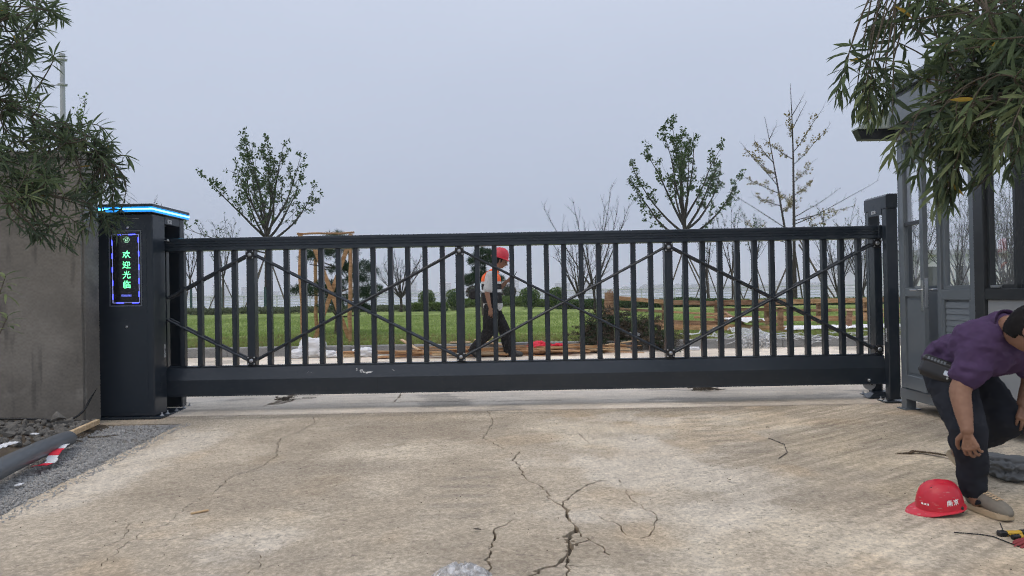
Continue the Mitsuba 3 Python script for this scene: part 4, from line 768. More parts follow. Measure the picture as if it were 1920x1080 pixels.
# ------------------------------------------------------------------ timber prop frame round the pine
pf = thing('timber_prop_frame', 'frame of rough timber poles with a cross brace round the pine', 'timber frame')
def pole(a, b, r, seed):
    g = np.random.default_rng(seed); p = np.linspace(a, b, 9) + np.r_[[[0, 0, 0]], g.normal(0, .007, (7, 3)), [[0, 0, 0]]]
    return rough(tube(p, r * g.uniform(.85, 1.15, 9), 9), .006, 9, seed)
for i, (a, b, r) in enumerate([((-3.655, 13.0, .3), (-3.67, 13.0, 2.24), .036), ((-2.84, 13.0, .3), (-2.79, 13.0, 2.24), .032), ((-4.12, 15.7, .3), (-4.10, 15.6, 2.36), .036), ((-3.42, 15.7, .3), (-3.38, 15.6, 2.36), .03)]): put(pf + '__upright', pole(a, b, r, i), 'm_pole', smooth=50)
for i, (a, b) in enumerate([((-3.74, 13.05, 2.262), (-2.74, 13.05, 2.268)), ((-4.1, 15.7, 2.36), (-3.3, 15.7, 2.34)), ((-3.68, 12.95, 2.22), (-4.12, 15.75, 2.33)), ((-2.78, 12.95, 2.22), (-3.38, 15.75, 2.33))]): put(pf + '__top_pole', pole(a, b, .017, 10 + i), 'm_pole', smooth=50)
for i, (a, b) in enumerate([((-3.52, 13.12, 2.18), (-2.88, 13.12, .42)), ((-2.83, 13.17, 2.18), (-3.50, 13.2, .40))]): put(pf + '__cross_brace', bar(a, b, .022, .075), 'm_pole')

# ------------------------------------------------------------------ stump post, rustic fence and timber bed
def plankbar(a, b, w, h, seed): return rough(bar(a, b, w, h).subdivide().subdivide(), .012, 2.3, seed)
sp = thing('stump_post', 'thick brown tree stump post at the left end of the rustic fence', 'post')
put(sp + '__trunk', rough(tube([(2.00, 15.6, .3), (2.015, 15.6, .6), (2.02, 15.6, .9), (2.035, 15.6, 1.125)], [.15, .115, .105, .10], 14).subdivide(), .018, 5, 3), 'm_rustic', smooth=40)
put(sp + '__bark_splinter', cat([rod((2.0 + .03 * i, 15.55 + .02 * (i % 2), 1.10), (1.99 + .033 * i, 15.55, 1.16 + .02 * (i % 3)), .012, 5) for i in range(4)]), 'm_rustic')
rfn = thing('rustic_fence', 'low rustic fence of rough brown timber rails on the right', 'fence')
for i, (x, y, z0, z1) in enumerate([(3.27, 16.1, .3, .92), (4.42, 16.15, .3, .90), (5.55, 16.3, .3, .89), (6.75, 16.45, .3, .88), (7.85, 16.6, .3, .88), (9.0, 16.7, .3, .88)]): put(rfn + '__post', plankbar((x, y, z0), (x, y + .001, z1), .09, .10, 20 + i), 'm_rustic')
for i, (a, b, h) in enumerate([((2.12, 15.5, 1.02), (3.35, 16.0, .90), .085), ((3.15, 16.0, .905), (4.6, 16.05, .845), .10), ((4.35, 16.02, .87), (6.0, 16.2, .855), .11), ((5.8, 16.25, .865), (7.9, 16.45, .86), .10), ((7.6, 16.45, .865), (9.4, 16.6, .86), .10),
        ((2.12, 15.55, .79), (3.3, 16.02, .70), .06), ((3.2, 16.03, .70), (4.5, 16.1, .62), .045), ((4.4, 16.1, .72), (5.7, 16.2, .70), .07), ((5.5, 16.2, .68), (7.0, 16.4, .65), .06), ((6.8, 16.4, .66), (9.2, 16.6, .64), .06)]): put(rfn + '__rail', plankbar(a, b, .05, h, 40 + i), 'm_rustic' if i % 3 else 'm_plank')
bd = thing('timber_bed', 'long raised bed edged with rough brown boards behind the kerb', 'raised bed')
for i, (a, b, h) in enumerate([((2.6, 15.0, .52), (4.1, 14.8, .47), .12), ((2.9, 14.8, .43), (4.3, 14.3, .40), .10), ((4.0, 14.7, .55), (5.2, 14.5, .52), .07), ((4.1, 14.3, .43), (5.5, 13.9, .36), .12), ((5.3, 14.0, .36), (6.9, 13.9, .33), .13), ((5.2, 15.0, .55), (7.3, 15.0, .52), .10), ((6.7, 13.95, .33), (8.4, 13.9, .33), .13), ((3.7, 15.2, .60), (5.0, 15.1, .58), .05), ((4.4, 15.5, .66), (4.45, 14.2, .42), .07), ((7.0, 15.2, .58), (9.2, 15.2, .56), .10)]): put(bd + '__board', plankbar(a, b, .06, h, 60 + i), 'm_plank' if i % 2 else 'm_rustic')
for i, (x, y, z0, z1, dx, l) in enumerate([(4.83, 13.5, .28, .80, .02, 'leaning brown post with a flat cap, in front of the timber bed'), (6.36, 14.15, .30, .70, .03, 'short capped post near the receiving post')]):
    s = thing('capped_post', l, 'post'); put(s + '__shaft', plankbar((x, y, z0), (x + dx, y, z1), .08, .085, 80 + i), 'm_rustic'); put(s + '__cap', bx(x + dx - .09, x + dx + .11, y - .07, y + .07, z1 + .001, z1 + .03, .008), 'm_plank_pale'); put(s + '__foot', rough(bx(x - .11, x + .13, y - .09, y + .09, z0 - .03, z0 + .025, .01).subdivide(), .006, 5, 3), 'm_rustic')
# crumpled sheets, bags and nets
def sheet(x0, x1, y0, y1, z, amp, seed, n=26, drape=0.0, thick=.003):
    u, v = np.meshgrid(np.linspace(0, 1, n), np.linspace(0, 1, n), indexing='ij'); p = np.stack([u * 4 * (x1 - x0) + seed, v * 4 * (y1 - y0), 0 * u], -1)
    x = x0 + (x1 - x0) * u + .10 * (x1 - x0) * (meshkit.fbm(p * .9 + 5, 2, seed) - .5); y = y0 + (y1 - y0) * v + .12 * (meshkit.fbm(p * .9 + 9, 2, seed + 1) - .5)
    r = meshkit.fbm(p * 1.6, 4, seed + 2); zz = z + amp * (1 - np.abs(2 * r - 1)) * 1.0 - drape * np.clip(.25 - v, 0, 1)
    a = np.stack([x, y, zz], -1).reshape(-1, 3); I = np.arange(n * n).reshape(n, n); q = np.stack([I[:-1, :-1], I[1:, :-1], I[1:, 1:], I[:-1, 1:]], -1).reshape(-1, 4); m = n * n
    bo_ = np.r_[I[:-1, 0], I[-1, :-1], I[:0:-1, -1], I[0, :0:-1]]; nx = np.roll(bo_, -1)
    return (np.vstack([a, a - [0, 0, thick]]), np.vstack([q, q[:, ::-1] + m, np.stack([bo_, nx, nx + m, bo_ + m], 1)[:, ::-1]]))
def bag(x, y, z, sx, sy, sz, seed, amp=.30):
    s = sph(1, 4); v = s.vertices.copy(); v = np.sign(v) * np.abs(v) ** .75; n = meshkit.fbm(v * 2.2 + seed * 3.7, 4, seed); n2 = 1 - np.abs(2 * meshkit.fbm(v * 4.0 + seed, 3, seed + 5) - 1)
    v = v * (1 + amp * (n - .5) * 2 + .12 * (n2 - .6))[:, None] * [sx, sy, sz]; v[:, 2] = np.maximum(v[:, 2] + sz * .8, 0.0)
    return trimesh.Trimesh(v + [x, y, z], s.faces, process=False)
pr('m_bag', (0.72, 0.73, 0.75), .45, .5); pr('m_film', (0.62, 0.64, 0.66), .35, .5); pr('m_cloth_white', (0.74, 0.74, 0.76), .8, .3); pr('m_red_cloth', (0.70, 0.028, 0.055), .6, .4)
scene['m_thin_film'] = {'type': 'blendbsdf', 'weight': proc(lambda p, n, uv: 0.12 + 0.50 * smoothstep(0.42, 0.75, fbm(p.x * 38, p.y * 38, p.z * 38, 3))), 'first': {'type': 'thindielectric', 'int_ior': 1.5}, 'second': {'type': 'twosided', 'bsdf': {'type': 'principled', 'base_color': R((.86, .87, .88)), 'roughness': .3}}}
solo('white_bag', bag(-3.20, 11.93, .19, .20, .14, .17, 4, .3), 'm_bag', 'tall upright white sack leaning on the kerb under the timber frame', 'sack', smooth=50)
solo('white_bag', bag(-3.42, 11.85, .19, .14, .12, .075, 5, .4), 'm_bag', 'slumped white sack on the left side of the tall white sack', 'sack', smooth=50)
solo('white_bag', bag(-2.93, 11.85, .19, .15, .11, .06, 6, .4), 'm_bag', 'flat white sack on the right side of the tall white sack', 'sack', smooth=50)
solo('white_bag', bag(-2.36, 11.9, .19, .17, .12, .075, 7, .45), 'm_bag', 'crumpled white sack at the left end of the plank pile', 'sack', smooth=50)
solo('white_sheet', sheet(4.15, 4.75, 14.0, 14.8, .50, .10, 3), 'm_cloth_white', 'small white sheet draped over the middle of the timber bed', 'sheet', smooth=50)
solo('white_sheet', sheet(5.05, 7.9, 13.75, 14.4, .37, .07, 9, 40, .10), 'm_cloth_white', 'long white sheet lying over the boards by the receiving post', 'sheet', smooth=50)
nt = thing('plastic_net', 'crumpled translucent plastic film and netting hanging over the kerb', 'plastic film')
def film(x0, x1, seed, n=34):
    u, v = np.meshgrid(np.linspace(0, 1, n), np.linspace(0, 1, n), indexing='ij'); x = x0 + (x1 - x0) * u
    p = np.stack([u * 5 + seed, v * 1.6, 0 * u], -1); k = 1 - np.abs(2 * meshkit.fbm(p * 1.8, 4, seed) - 1)
    y = 12.62 - .56 * np.minimum(v * 1.5, 1) - .16 * k * (v > .5) ; z = .40 + .10 * k * (1 - v) - .22 * np.clip(v - .55, 0, 1) / .45 + .02 * k
    I = np.arange(n * n).reshape(n, n); q = np.stack([I[:-1, :-1], I[1:, :-1], I[1:, 1:], I[:-1, 1:]], -1).reshape(-1, 4)
    return (np.stack([x, y, z], -1).reshape(-1, 3), q)
put(nt + '__film', film(3.62, 4.12, 4), 'm_thin_film', smooth=50)
g = np.random.default_rng(17)
for i in range(44):
    x = g.uniform(3.55, 4.45) if i < 34 else g.uniform(4.75, 6.6); L = g.uniform(.35, .9); a = np.array([x, 12.06 + g.uniform(0, .3), .37 + g.uniform(0, .08)])
    p = [a]; d = np.array([g.choice([-1, 1]) * L, -.1 * g.uniform(0, 1), -g.uniform(.0, .16)])
    for k in range(1, 7): p.append(a + d * k / 6 + [0, 0, .03 * math.sin(k * 1.4 + i)] + g.normal(0, .008, 3))
    q = np.array(p); q[:, 2] = np.maximum(q[:, 2], .21); q[:, 1] = np.where(q[:, 2] < .37, np.minimum(q[:, 1], 12.09), q[:, 1]); put(nt + '__strand', tube(q, [.0055] * 7, 5), 'm_film', smooth=50)
solo('white_lump', bag(2.88, 11.95, .19, .10, .07, .03, 12), 'm_bag', 'small flat white bag on the road below the stone kerb', 'bag', smooth=50)
for i, (x, y) in enumerate(((2.86, 12.75), (3.0, 12.9))):
    pass
wt = [[(2.82, 12.6, .42), (3.0, 12.6, .40), (3.15, 12.62, .42), (3.22, 12.62, .55)], [(2.9, 12.7, .5), (2.98, 12.7, .42), (3.05, 12.7, .40)], [(3.36, 12.5, .52), (3.37, 12.5, .43), (3.33, 12.5, .37)], [(3.37, 12.5, .43), (3.42, 12.5, .37)]]
k = thing('plastic_strap', 'white plastic straps tangled on the lawn edge under the rustic fence', 'strap')
for w in wt: put(k + '__strap', tube(w, [.014] * len(w), 6), 'm_bag', smooth=50)
# dug up brushwood heap
hp = thing('brushwood_heap', 'heap of dug up grey brown conifer brush on the kerb', 'brush heap'); g = np.random.default_rng(19); hs = []
pts, dd = [], []
for i in range(420):
    x = g.uniform(1.15, 2.5); hmax = .52 * math.exp(-((x - 1.62) / .42) ** 2) + .26 * math.exp(-((x - 2.25) / .22) ** 2) + .05; y = 12.55 - .55 * (1 - hmax) + g.normal(0, .14); z = .22 + (.10 if y > 12.2 else -.03) + hmax * g.uniform(.15, 1)
    a = g.uniform(0, 2 * PI); L = g.uniform(.15, .4); d = np.array([math.cos(a), math.sin(a) * .7, g.uniform(-.35, .45)]); c = limb((x, y, z), d, L, .005, .002, g, 5, 0, .25); hs.append(tube(*c, 4))
    for s in np.linspace(.1, 1, 9):
        q, d2 = along(c[0], min(s, .999)); d2 = d2 / np.linalg.norm(d2)
        for _ in range(4): pts.append(q); dd.append(d2 + g.normal(0, .8, 3))
k = put(hp + '__twigs', cat(hs), 'm_bark', smooth=50); labels[k] = {'label': 'tangled twigs', 'kind': 'stuff'}
ndl = leaf_quads(np.array(pts), np.array(dd), .05, g, .22); half = len(ndl.faces) * 3 // 5 // 4 * 4
k = put(hp + '__sprigs', trimesh.Trimesh(ndl.vertices, ndl.faces[:half], process=True), 'm_dead'); labels[k] = {'label': 'dry brown sprigs', 'kind': 'stuff'}
k = put(hp + '__sprigs', trimesh.Trimesh(ndl.vertices, ndl.faces[half:], process=True), 'm_leaf_pine'); labels[k] = {'label': 'dark green sprigs', 'kind': 'stuff'}
k = put(hp + '__root_ball', rough(trimesh.Trimesh(sph(1, 4).vertices * [.50, .26, .34] + [1.66, 12.5, .32], sph(1, 4).faces), .12, 4, 4), 'm_soil', smooth=50)
put(hp + '__root_ball', rough(trimesh.Trimesh(sph(1, 4).vertices * [.26, .2, .22] + [2.25, 12.35, .28], sph(1, 4).faces), .08, 5, 9), 'm_soil', smooth=50)
solo('foil_scrap', rough(bag(1.95, 12.12, .42, .11, .06, .035, 21, .5), .01, 12, 3), 'm_film', 'scrap of silvery film caught in the brushwood heap', 'film scrap', smooth=50)
# planks lying along the kerb
g = np.random.default_rng(23); L_ = []
WORDS = []
for i in range(46):
    x = g.uniform(-2.1, .9) if i < 36 else g.uniform(.7, 1.75); L = g.uniform(.5, 1.5); y = g.uniform(11.52, 11.98); a = g.normal(0, .10) if i % 5 else g.normal(0, .35)
    lay = i % 4; z = float(grade(y)) + .018 + .030 * lay + g.uniform(0, .01); x0 = np.clip(x - L / 2, -2.12, 1.9); x1 = np.clip(x + L / 2, -2.0, 2.05 if i >= 36 else 1.2)
    if x1 - x0 < .3: x0 = x1 - .4
    ya, yb = y - math.sin(a) * L / 2, y + math.sin(a) * L / 2; ya, yb = np.clip([ya, yb], 11.48, 12.0)
    m = rough(bar((x0, ya, z), (x1, yb, z + g.normal(0, .012)), g.uniform(.035, .09), g.uniform(.014, .03), r=.003).subdivide(), .004, 3, i)
    xm = (x0 + x1) / 2; tone = ('reddish raw', 'pale raw', 'reddish raw', 'brown weathered')[i % 4]; wh = 'left of the middle gate post' if xm < -.62 else 'behind the walking worker' if xm < .25 else 'right of the walking worker, by the red cloths' if xm < 1.0 else 'at the right end, before the brushwood'
    solo('plank', m, ('m_plank', 'm_plank_pale', 'm_plank', 'm_pole')[i % 4], tone + ' plank in the kerb heap, ' + wh, 'plank', tone + ' planks ' + wh)
for l, a, b, w, h in (('pale plank with its end standing up left of the walking worker', (-1.78, 11.9, .45), (-1.45, 11.72, .27), .07, .022), ('pale plank propped on the kerb by the knee of the walking worker', (-.62, 12.3, .40), (-.18, 11.95, .33), .08, .022), ('short board standing out of the lawn left of the walking worker', (-.58, 12.6, .46), (-.33, 12.5, .42), .05, .02), ('long thin batten leaning from the plank heap onto the brushwood', (1.0, 11.7, .26), (2.30, 12.0, .40), .035, .02), ('pale short board on the kerb beside the post of the gate', (-1.03, 12.2, .368), (-.70, 12.18, .37), .09, .02)):
    solo('plank', rough(bar(a, b, w, h, r=.003).subdivide(), .004, 3, 77), 'm_plank_pale', l, 'plank')
br_ = thing('brick_stack', 'small stack of boards and a block between the white sacks', 'stack')
for i, (x0, x1, z, h, m) in enumerate(((-2.78, -2.50, .19, .045, 'm_plank_pale'), (-2.83, -2.52, .2365, .022, 'm_pole'), (-2.80, -2.46, .26, .022, 'm_plank'), (-2.495, -2.44, .19, .05, 'm_rustic'))): put(br_ + '__board', bx(x0, x1, 11.8, 11.92, z, z + h, .004), m)
solo('red_cloth', bag(.42, 11.86, .22, .17, .13, .085, 31, .55), 'm_red_cloth', 'crumpled bright red cloth on the plank heap, left part', 'cloth', smooth=50)
solo('red_cloth', bag(.70, 11.84, .24, .10, .09, .06, 33, .55), 'm_red_cloth', 'smaller red cloth heap on the right of the bright red cloth', 'cloth', smooth=50)
solo('red_board', bar((.30, 11.72, .255), (.95, 11.74, .235), .10, .02), 'm_red_cloth', 'flat red board under the red cloths', 'board')
# litter under the gate
def twigheap(name, label, x, y, n, seed, L=.16, m='m_twig'):
    g = np.random.default_rng(seed); t = thing(name, label, 'twigs'); z = float(grade(y)) + .006
    for i in range(n):
        a = g.normal(.1, .5); l = L * g.uniform(.4, 1.2); p0 = np.array([x + g.normal(0, L * .6), y + g.normal(0, .06), z + g.uniform(0, .025)]); d = np.array([math.cos(a), math.sin(a), g.uniform(-.05, .12)])
        put(t + '__twig', tube([p0, p0 + d * l * .5 + g.normal(0, .008, 3), p0 + d * l], [.006, .005, .003], 5), m, smooth=50)
twigheap('dry_twigs', 'small heap of dry brown twigs on the road under the right half of the gate', 2.05, 8.25, 22, 1)
twigheap('dry_twigs', 'dark sticks lying in the wide crack under the left part of the gate', -2.5, 8.15, 14, 2, .13, 'm_bark')
# ------------------------------------------------------------------ the two oleanders that frame the view
def leaf_template(droop, twist, fold, w):
    t = np.array([0, .12, .32, .58, .82, 1.0]); wd = np.array([.10, .55, .95, 1.0, .58, .03]) * w
    z = -droop * t ** 2; tw = twist * t; v, f = [], []
    for i in range(6):
        for s in (-1, 0, 1):
            a, b = s * wd[i], (abs(s) * fold * wd[i])
            v.append((t[i] * (1 - .25 * droop * t[i]), a * math.cos(tw[i]) - b * math.sin(tw[i]), z[i] + a * math.sin(tw[i]) + b * math.cos(tw[i])))
    for i in range(5):
        for s in (0, 1):
            q = i * 3 + s; f += [[q, q + 3, q + 4], [q, q + 4, q + 1]]
    return np.array(v), np.array(f)
def oleander(name, label, base, blobs, seed, Lr, droop, mats, probs, top, hang, wd_):
    g = np.random.default_rng(seed); t = thing(name, label, 'shrub')
    tpl = [leaf_template(g.uniform(.05, .45) * droop, g.uniform(-.6, .6), g.uniform(.15, .45), g.uniform(*wd_)) for _ in range(10)]
    pl_ = {}
    stems, leaves = [], []
    base = np.array(base, float); mains = []
    big = [b for b in blobs if b[4] >= 20]
    for i in range(10):
        c = np.array(big[i % len(big)][:3]) + g.normal(0, .08, 3); p0 = base + g.normal(0, .18, 3) * [1, 1, 0]; p1 = c; m = p0 + (p1 - p0) * [.15, .15, 0] + [0, 0, top + g.normal(0, .15)]
        ts = np.linspace(0, 1, 14)[:, None]; q = (1 - ts) ** 2 * p0 + 2 * ts * (1 - ts) * m + ts ** 2 * p1; mains.append(q); stems.append(tube(q, np.linspace(.024, .004, 14), 7))
    allm = np.vstack([q[5:] for q in mains])
    for b in blobs:
        c, r, n = np.array(b[:3]), b[3], max(2, int(b[4] * .80))
        for _ in range(n):
            d = g.normal(size=3); d /= np.linalg.norm(d); tip = c + d * r * g.uniform(.1, 1.1) ** .5 * [1, 1.6, 1]
            rd = g.normal(size=3) + [0, 0, -.25 * droop]; rd /= np.linalg.norm(rd)
            dist = np.linalg.norm(allm - tip, axis=1) + g.uniform(0, .5, len(allm)); st = np.array(b[5]) + g.normal(0, .06, 3) if len(b) > 5 else allm[np.argmin(dist)]
            mid = (st + tip) / 2 + [0, 0, hang * np.linalg.norm(tip - st) * .30] + g.normal(0, .05, 3) - rd * min(.22, .45 * np.linalg.norm(tip - st)) * (len(b) < 6); k = 9; ts = np.linspace(0, 1, k)[:, None]
            q = (1 - ts) ** 2 * st + 2 * ts * (1 - ts) * mid + ts ** 2 * tip; stems.append(tube(q, np.linspace(.0065, .003, k), 5))
            tone = g.choice(len(mats), p=probs); Lb = np.linalg.norm(np.diff(q, axis=0), axis=1).sum(); nw = int(g.integers(5, 9)); ax0 = g.uniform(0, 2 * PI)
            for w in range(nw):
                s = 1 - min(.95, (w * .038 + .004) / max(Lb, .1)); p, ax = along(q, s); ax = ax / np.linalg.norm(ax); e = np.cross(ax, [0, 0, 1.0]); e = e / (np.linalg.norm(e) + 1e-6); h = np.cross(ax, e); fl = math.radians(22 + 11 * w)
                for j in range(3 if g.uniform() < .9 else 2):
                    a = ax0 + w * 1.05 + j * 2.094 + g.normal(0, .25); out = e * math.cos(a) + h * math.sin(a); dd = ax * math.cos(fl) + out * math.sin(fl) + g.normal(0, .12, 3) - [0, 0, .22 * droop * (w / nw)]; dd /= np.linalg.norm(dd)
                    L = g.uniform(*Lr) * (.62 if w == 0 else 1.0); sd = np.cross(dd, -out + g.normal(0, .3, 3)); sd /= np.linalg.norm(sd) + 1e-6; nn = np.cross(dd, sd)
                    if nn[2] < 0: sd, nn = -sd, -nn
                    M = np.eye(4); M[:3, :3] = np.stack([dd, sd, nn], 1) * L; M[:3, 3] = p; tt = tone
                    u = g.uniform()
                    if u < .10: tt = g.choice(len(mats), p=probs)
                    if w > nw - 2 and u > .965: tt = len(mats) - 1
                    leaves.append((M, int(g.integers(10)), int(tt), L / p[1] * (1 if abs(p[0] / p[1]) < .69 and (p[2] - 1.15) / p[1] < .40 else 0)))
    order = sorted(range(len(leaves)), key=lambda i: -leaves[i][3]); own = set(order[:300])
    for i in order[:300]:
        M, a, m, _ = leaves[i]; kk = (a, m)
        if kk not in pl_: pl_[kk] = mikit.ply(tpl[a], mats[m], smooth=True)
        put(t + '__leaf', placed(pl_[kk], T(M.tolist())), None)
    for m in range(len(mats)):
        vs, fs, n = [], [], 0
        for i, (M, a, mm, _) in enumerate(leaves):
            if mm == m and i not in own: v, f = tpl[a]; vs.append(v @ M[:3, :3].T + M[:3, 3]); fs.append(f + n); n += len(v)
        if vs: k = put(t + '__foliage', (np.vstack(vs), np.vstack(fs)), mats[m], smooth=True); labels[k] = {'label': 'long narrow leaves further in', 'kind': 'stuff'}
    k = put(t + '__stems', cat(stems), 'm_twig', smooth=50); labels[k] = {'label': 'thin arching stems', 'kind': 'stuff'}
    return t
# where the shoots end: centre of each spray, its radius, number of shoots
LB = [(-3.95,5.8,3.34,.33,34),(-3.93,5.8,2.97,.24,20),(-3.94,5.9,2.53,.34,32),(-3.66,6.1,2.44,.25,21),(-3.53,6.4,2.38,.24,20),(-3.67,6.0,2.12,.32,24),(-3.73,5.6,1.98,.26,20),(-3.56,6.5,1.98,.20,14),(-3.76,6.2,1.88,.24,16),(-3.47,6.6,1.80,.11,7),(-3.50,6.2,2.50,.12,6),(-3.86,6.0,3.22,.10,4),(-3.95,6.2,3.53,.22,10),(-3.74,6.0,1.63,.11,5),(-3.56,6.2,1.64,.10,3),(-3.45,6.5,2.14,.13,6)]
RB = [(2.68,4.0,2.51,.28,40),(2.78,4.2,2.20,.26,44),(2.66,4.4,2.42,.19,15),(2.52,4.6,2.84,.18,5),(2.47,4.3,2.00,.17,14),(2.55,4.2,1.79,.15,14),(2.51,3.7,1.73,.10,6),(2.34,4.4,1.86,.12,7),(2.34,4.7,2.83,.12,4),(2.14,4.6,2.25,.06,4,(2.42,4.6,3.15)),(2.03,4.6,2.30,.04,3,(2.40,4.6,3.15)),(2.27,4.5,2.17,.08,5,(2.48,4.6,3.1)),(2.14,4.5,2.19,.06,4,(2.44,4.6,3.1)),(2.30,4.6,2.70,.10,3,(2.44,4.6,3.15)),(2.48,4.6,2.52,.12,2),(2.42,4.6,2.76,.13,4),(2.48,4.4,2.2,.12,4),(2.62,3.7,1.78,.10,6),(2.50,4.3,1.62,.07,5),(2.66,3.8,2.19,.22,24),(2.79,4.7,2.82,.20,16),(2.48,4.3,1.69,.08,6),(2.59,4.1,1.92,.15,10)]
oleander('oleander', 'leafy oleander hanging over the cement wall on the left', (-5.5, 5.2, -.02), LB, 5, (.10, .165), .5, ['m_leaf_dark', 'm_leaf_mid', 'm_leaf_light', 'm_leaf_yellow'], [.50, .366, .13, .004], 3.9, .5, (.052, .078))
oleander('oleander', 'dense oleander drooping from the upper right in front of the booth', (3.9, 2.9, -.02), RB, 6, (.095, .155), 1.0, ['m_leaf_dark', 'm_leaf_mid', 'm_leaf_light', 'm_leaf_yellow'], [.455, .38, .16, .005], 4.6, .8, (.066, .092))
g = np.random.default_rng(8); sp_ = thing('leafy_sprig', 'pale green sprig of long leaves at the left edge before the wall', 'plant')
for j, (px, pz) in enumerate(((-3.44, 1.33), (-3.43, 1.06))):
    bs = np.array([-3.72, 5.0, -.01]); tipp = np.array([px + .05, 5.0, pz]); put(sp_ + '__stem', tube([bs, (bs + tipp) / 2 + [-.05, 0, .06], tipp], [.006, .005, .003], 6), 'm_twig', smooth=50)
    for i in range(13 if j == 0 else 9):
        a = i * 2.4; d = np.array([math.cos(a) * .8, math.sin(a) * .6, .55 - .07 * i]); d /= np.linalg.norm(d); sd = np.cross(d, [0, 0, 1.0]); sd /= np.linalg.norm(sd); M = np.eye(4); M[:3, :3] = np.stack([d, sd, np.cross(d, sd) * -1], 1) * g.uniform(.11, .17); M[:3, 3] = tipp - [0, 0, .012 * i]
        v, f = leaf_template(.35, .2, .3, .07); put(sp_ + '__leaf', (v @ M[:3, :3].T + M[:3, 3], f), 'm_leaf_light' if i % 3 else 'm_leaf_mid', smooth=True)
# ------------------------------------------------------------------ people
def ball(c, r, n=2):
    s = sph(1, n).vertices; return s * np.asarray(r) + np.asarray(c)
def bone(a, ra, b, rb): return m3.Manifold.hull_points(np.vstack([ball(a, ra), ball(b, rb)]))
def body(bones, L=.02, it=10, lam=.5):
    m = m3.Manifold.batch_boolean([bone(*b) for b in bones], m3.OpType.Add); m = m.refine_to_length(L); q = m.to_mesh()
    t = trimesh.Trimesh(q.vert_properties[:, :3], q.tri_verts, process=True); trimesh.smoothing.filter_taubin(t, lamb=lam, nu=-.53 if lam == .5 else -lam - .03, iterations=it); return t
def solid(t): return m3.Manifold(m3.Mesh(np.asarray(t.vertices, np.float32), np.asarray(t.faces, np.uint32)))
def folds(t, amp, f, seed, axis=(1, 1, 1)):
    """cloth folds: the surface moved along its normals by ridged noise"""
    t = t.copy(); v = t.vertices; n = t.vertex_normals; r = 1 - np.abs(2 * meshkit.fbm(v * np.asarray(axis) * f + seed, 3, seed) - 1)
    t.vertices = v + n * ((r - .6) * amp)[:, None]; return t
def frame(x, z=(0, 0, 1)):
    x = np.asarray(x, float); x /= np.linalg.norm(x); y = np.cross(z, x); y /= np.linalg.norm(y); return np.stack([x, y, np.cross(x, y)], 1)
def xf(m, Rm, p, s=1.0):
    m = m.copy(); m.vertices = m.vertices @ (Rm.T * s) + np.asarray(p); return m
def head_mesh():
    """a head looking along +x, up +z: brow, eye sockets, nose, lips, chin, jaw and ears; 0.23 m high about its centre"""
    s = sph(1, 5); v = s.vertices.copy(); x, y, z = v.T
    wid = .074 + .004 * np.clip(z, -1, 1) - .020 * np.clip(-z - .25, 0, 1) ; dep = .096 + .006 * np.clip(z, 0, 1)
    p = np.stack([x * dep, y * wid, z * .115], 1)
    p[:, 0] += np.where(z < -.2, .012 * np.clip(-z - .2, 0, .6), 0) * (x > 0) - .022 * np.clip(-z - .1, 0, 1) * (x < 0)
    face = x > .2; G = lambda cy, cz, sy, sz: np.exp(-((p[:, 1] - cy) / sy) ** 2 - ((p[:, 2] - cz) / sz) ** 2) * face
    d = .007 * G(0, .022, .05, .012)                                       # brow
    for sgn in (-1, 1): d += -.010 * G(.031 * sgn, .006, .014, .011) + .006 * G(.045 * sgn, -.022, .02, .018)
    d += .024 * G(0, -.024, .011, .016) + .012 * G(0, -.004, .008, .022) + .008 * G(0, -.030, .020, .009)
    d += .007 * G(0, -.058, .024, .006) - .005 * G(0, -.064, .022, .003) + .007 * G(0, -.070, .020, .006) + .010 * G(0, -.098, .022, .016) - .006 * G(0, -.082, .03, .006)
    p[:, 0] += d; t = trimesh.Trimesh(p, s.faces, process=False)
    ears = []
    for sgn in (-1, 1):
        e = sph(1, 3).vertices * [.017, .008, .030]; e[:, 1] += .006 * sgn * (e[:, 0] < 0); ears.append(solid(xf(trimesh.Trimesh(e, sph(1, 3).faces), trimesh.transformations.euler_matrix(0, -.2, -.35 * sgn)[:3, :3], [-.008, .073 * sgn, -.008])))
    m = m3.Manifold.batch_boolean([solid(t)] + ears, m3.OpType.Add).to_mesh(); return trimesh.Trimesh(m.vert_properties[:, :3], m.tri_verts, process=True)
def hair_shell(bald, seed, low=-.03):
    s = sph(1, 5); v = s.vertices; x, y, z = v.T
    wid = .074 + .004 * np.clip(z, -1, 1); dep = .096 + .006 * np.clip(z, 0, 1); g = meshkit.fbm(v * 14, 3, seed)
    on = (z > np.where(x > .25, .50, low * 8 - .25 * (x < -.2))) & (x < .62 + .3 * (z > .6))
    if bald: on &= ~((z > .46 + .5 * (g - .5)) & (x > -.5 + .5 * (g - .5))) & ~((x > .22 + .4 * (g - .5)))
    p = np.stack([x * dep, y * wid, z * .115], 1) * (1.035 + .05 * g)[:, None] - [.004, 0, 0]; p[:, 0] -= .022 * np.clip(-z - .1, 0, 1) * (x < 0) * .6
    f = s.faces[on[s.faces].all(1)]; inner = np.stack([x * dep, y * wid, z * .115], 1) * .97
    m = len(p); vv = np.vstack([p, inner]); e = trimesh.Trimesh(p, f, process=False); ed = e.edges; es = np.sort(ed, 1); _, ix, ct = np.unique(es, axis=0, return_index=True, return_counts=True); be = ed[ix[ct == 1]]
    ff = np.vstack([f, f[:, ::-1] + m, np.stack([be[:, 1], be[:, 0], be[:, 0] + m], 1), np.stack([be[:, 1], be[:, 0] + m, be[:, 1] + m], 1)]); t = trimesh.Trimesh(vv, ff, process=False); t.remove_unreferenced_vertices(); return t
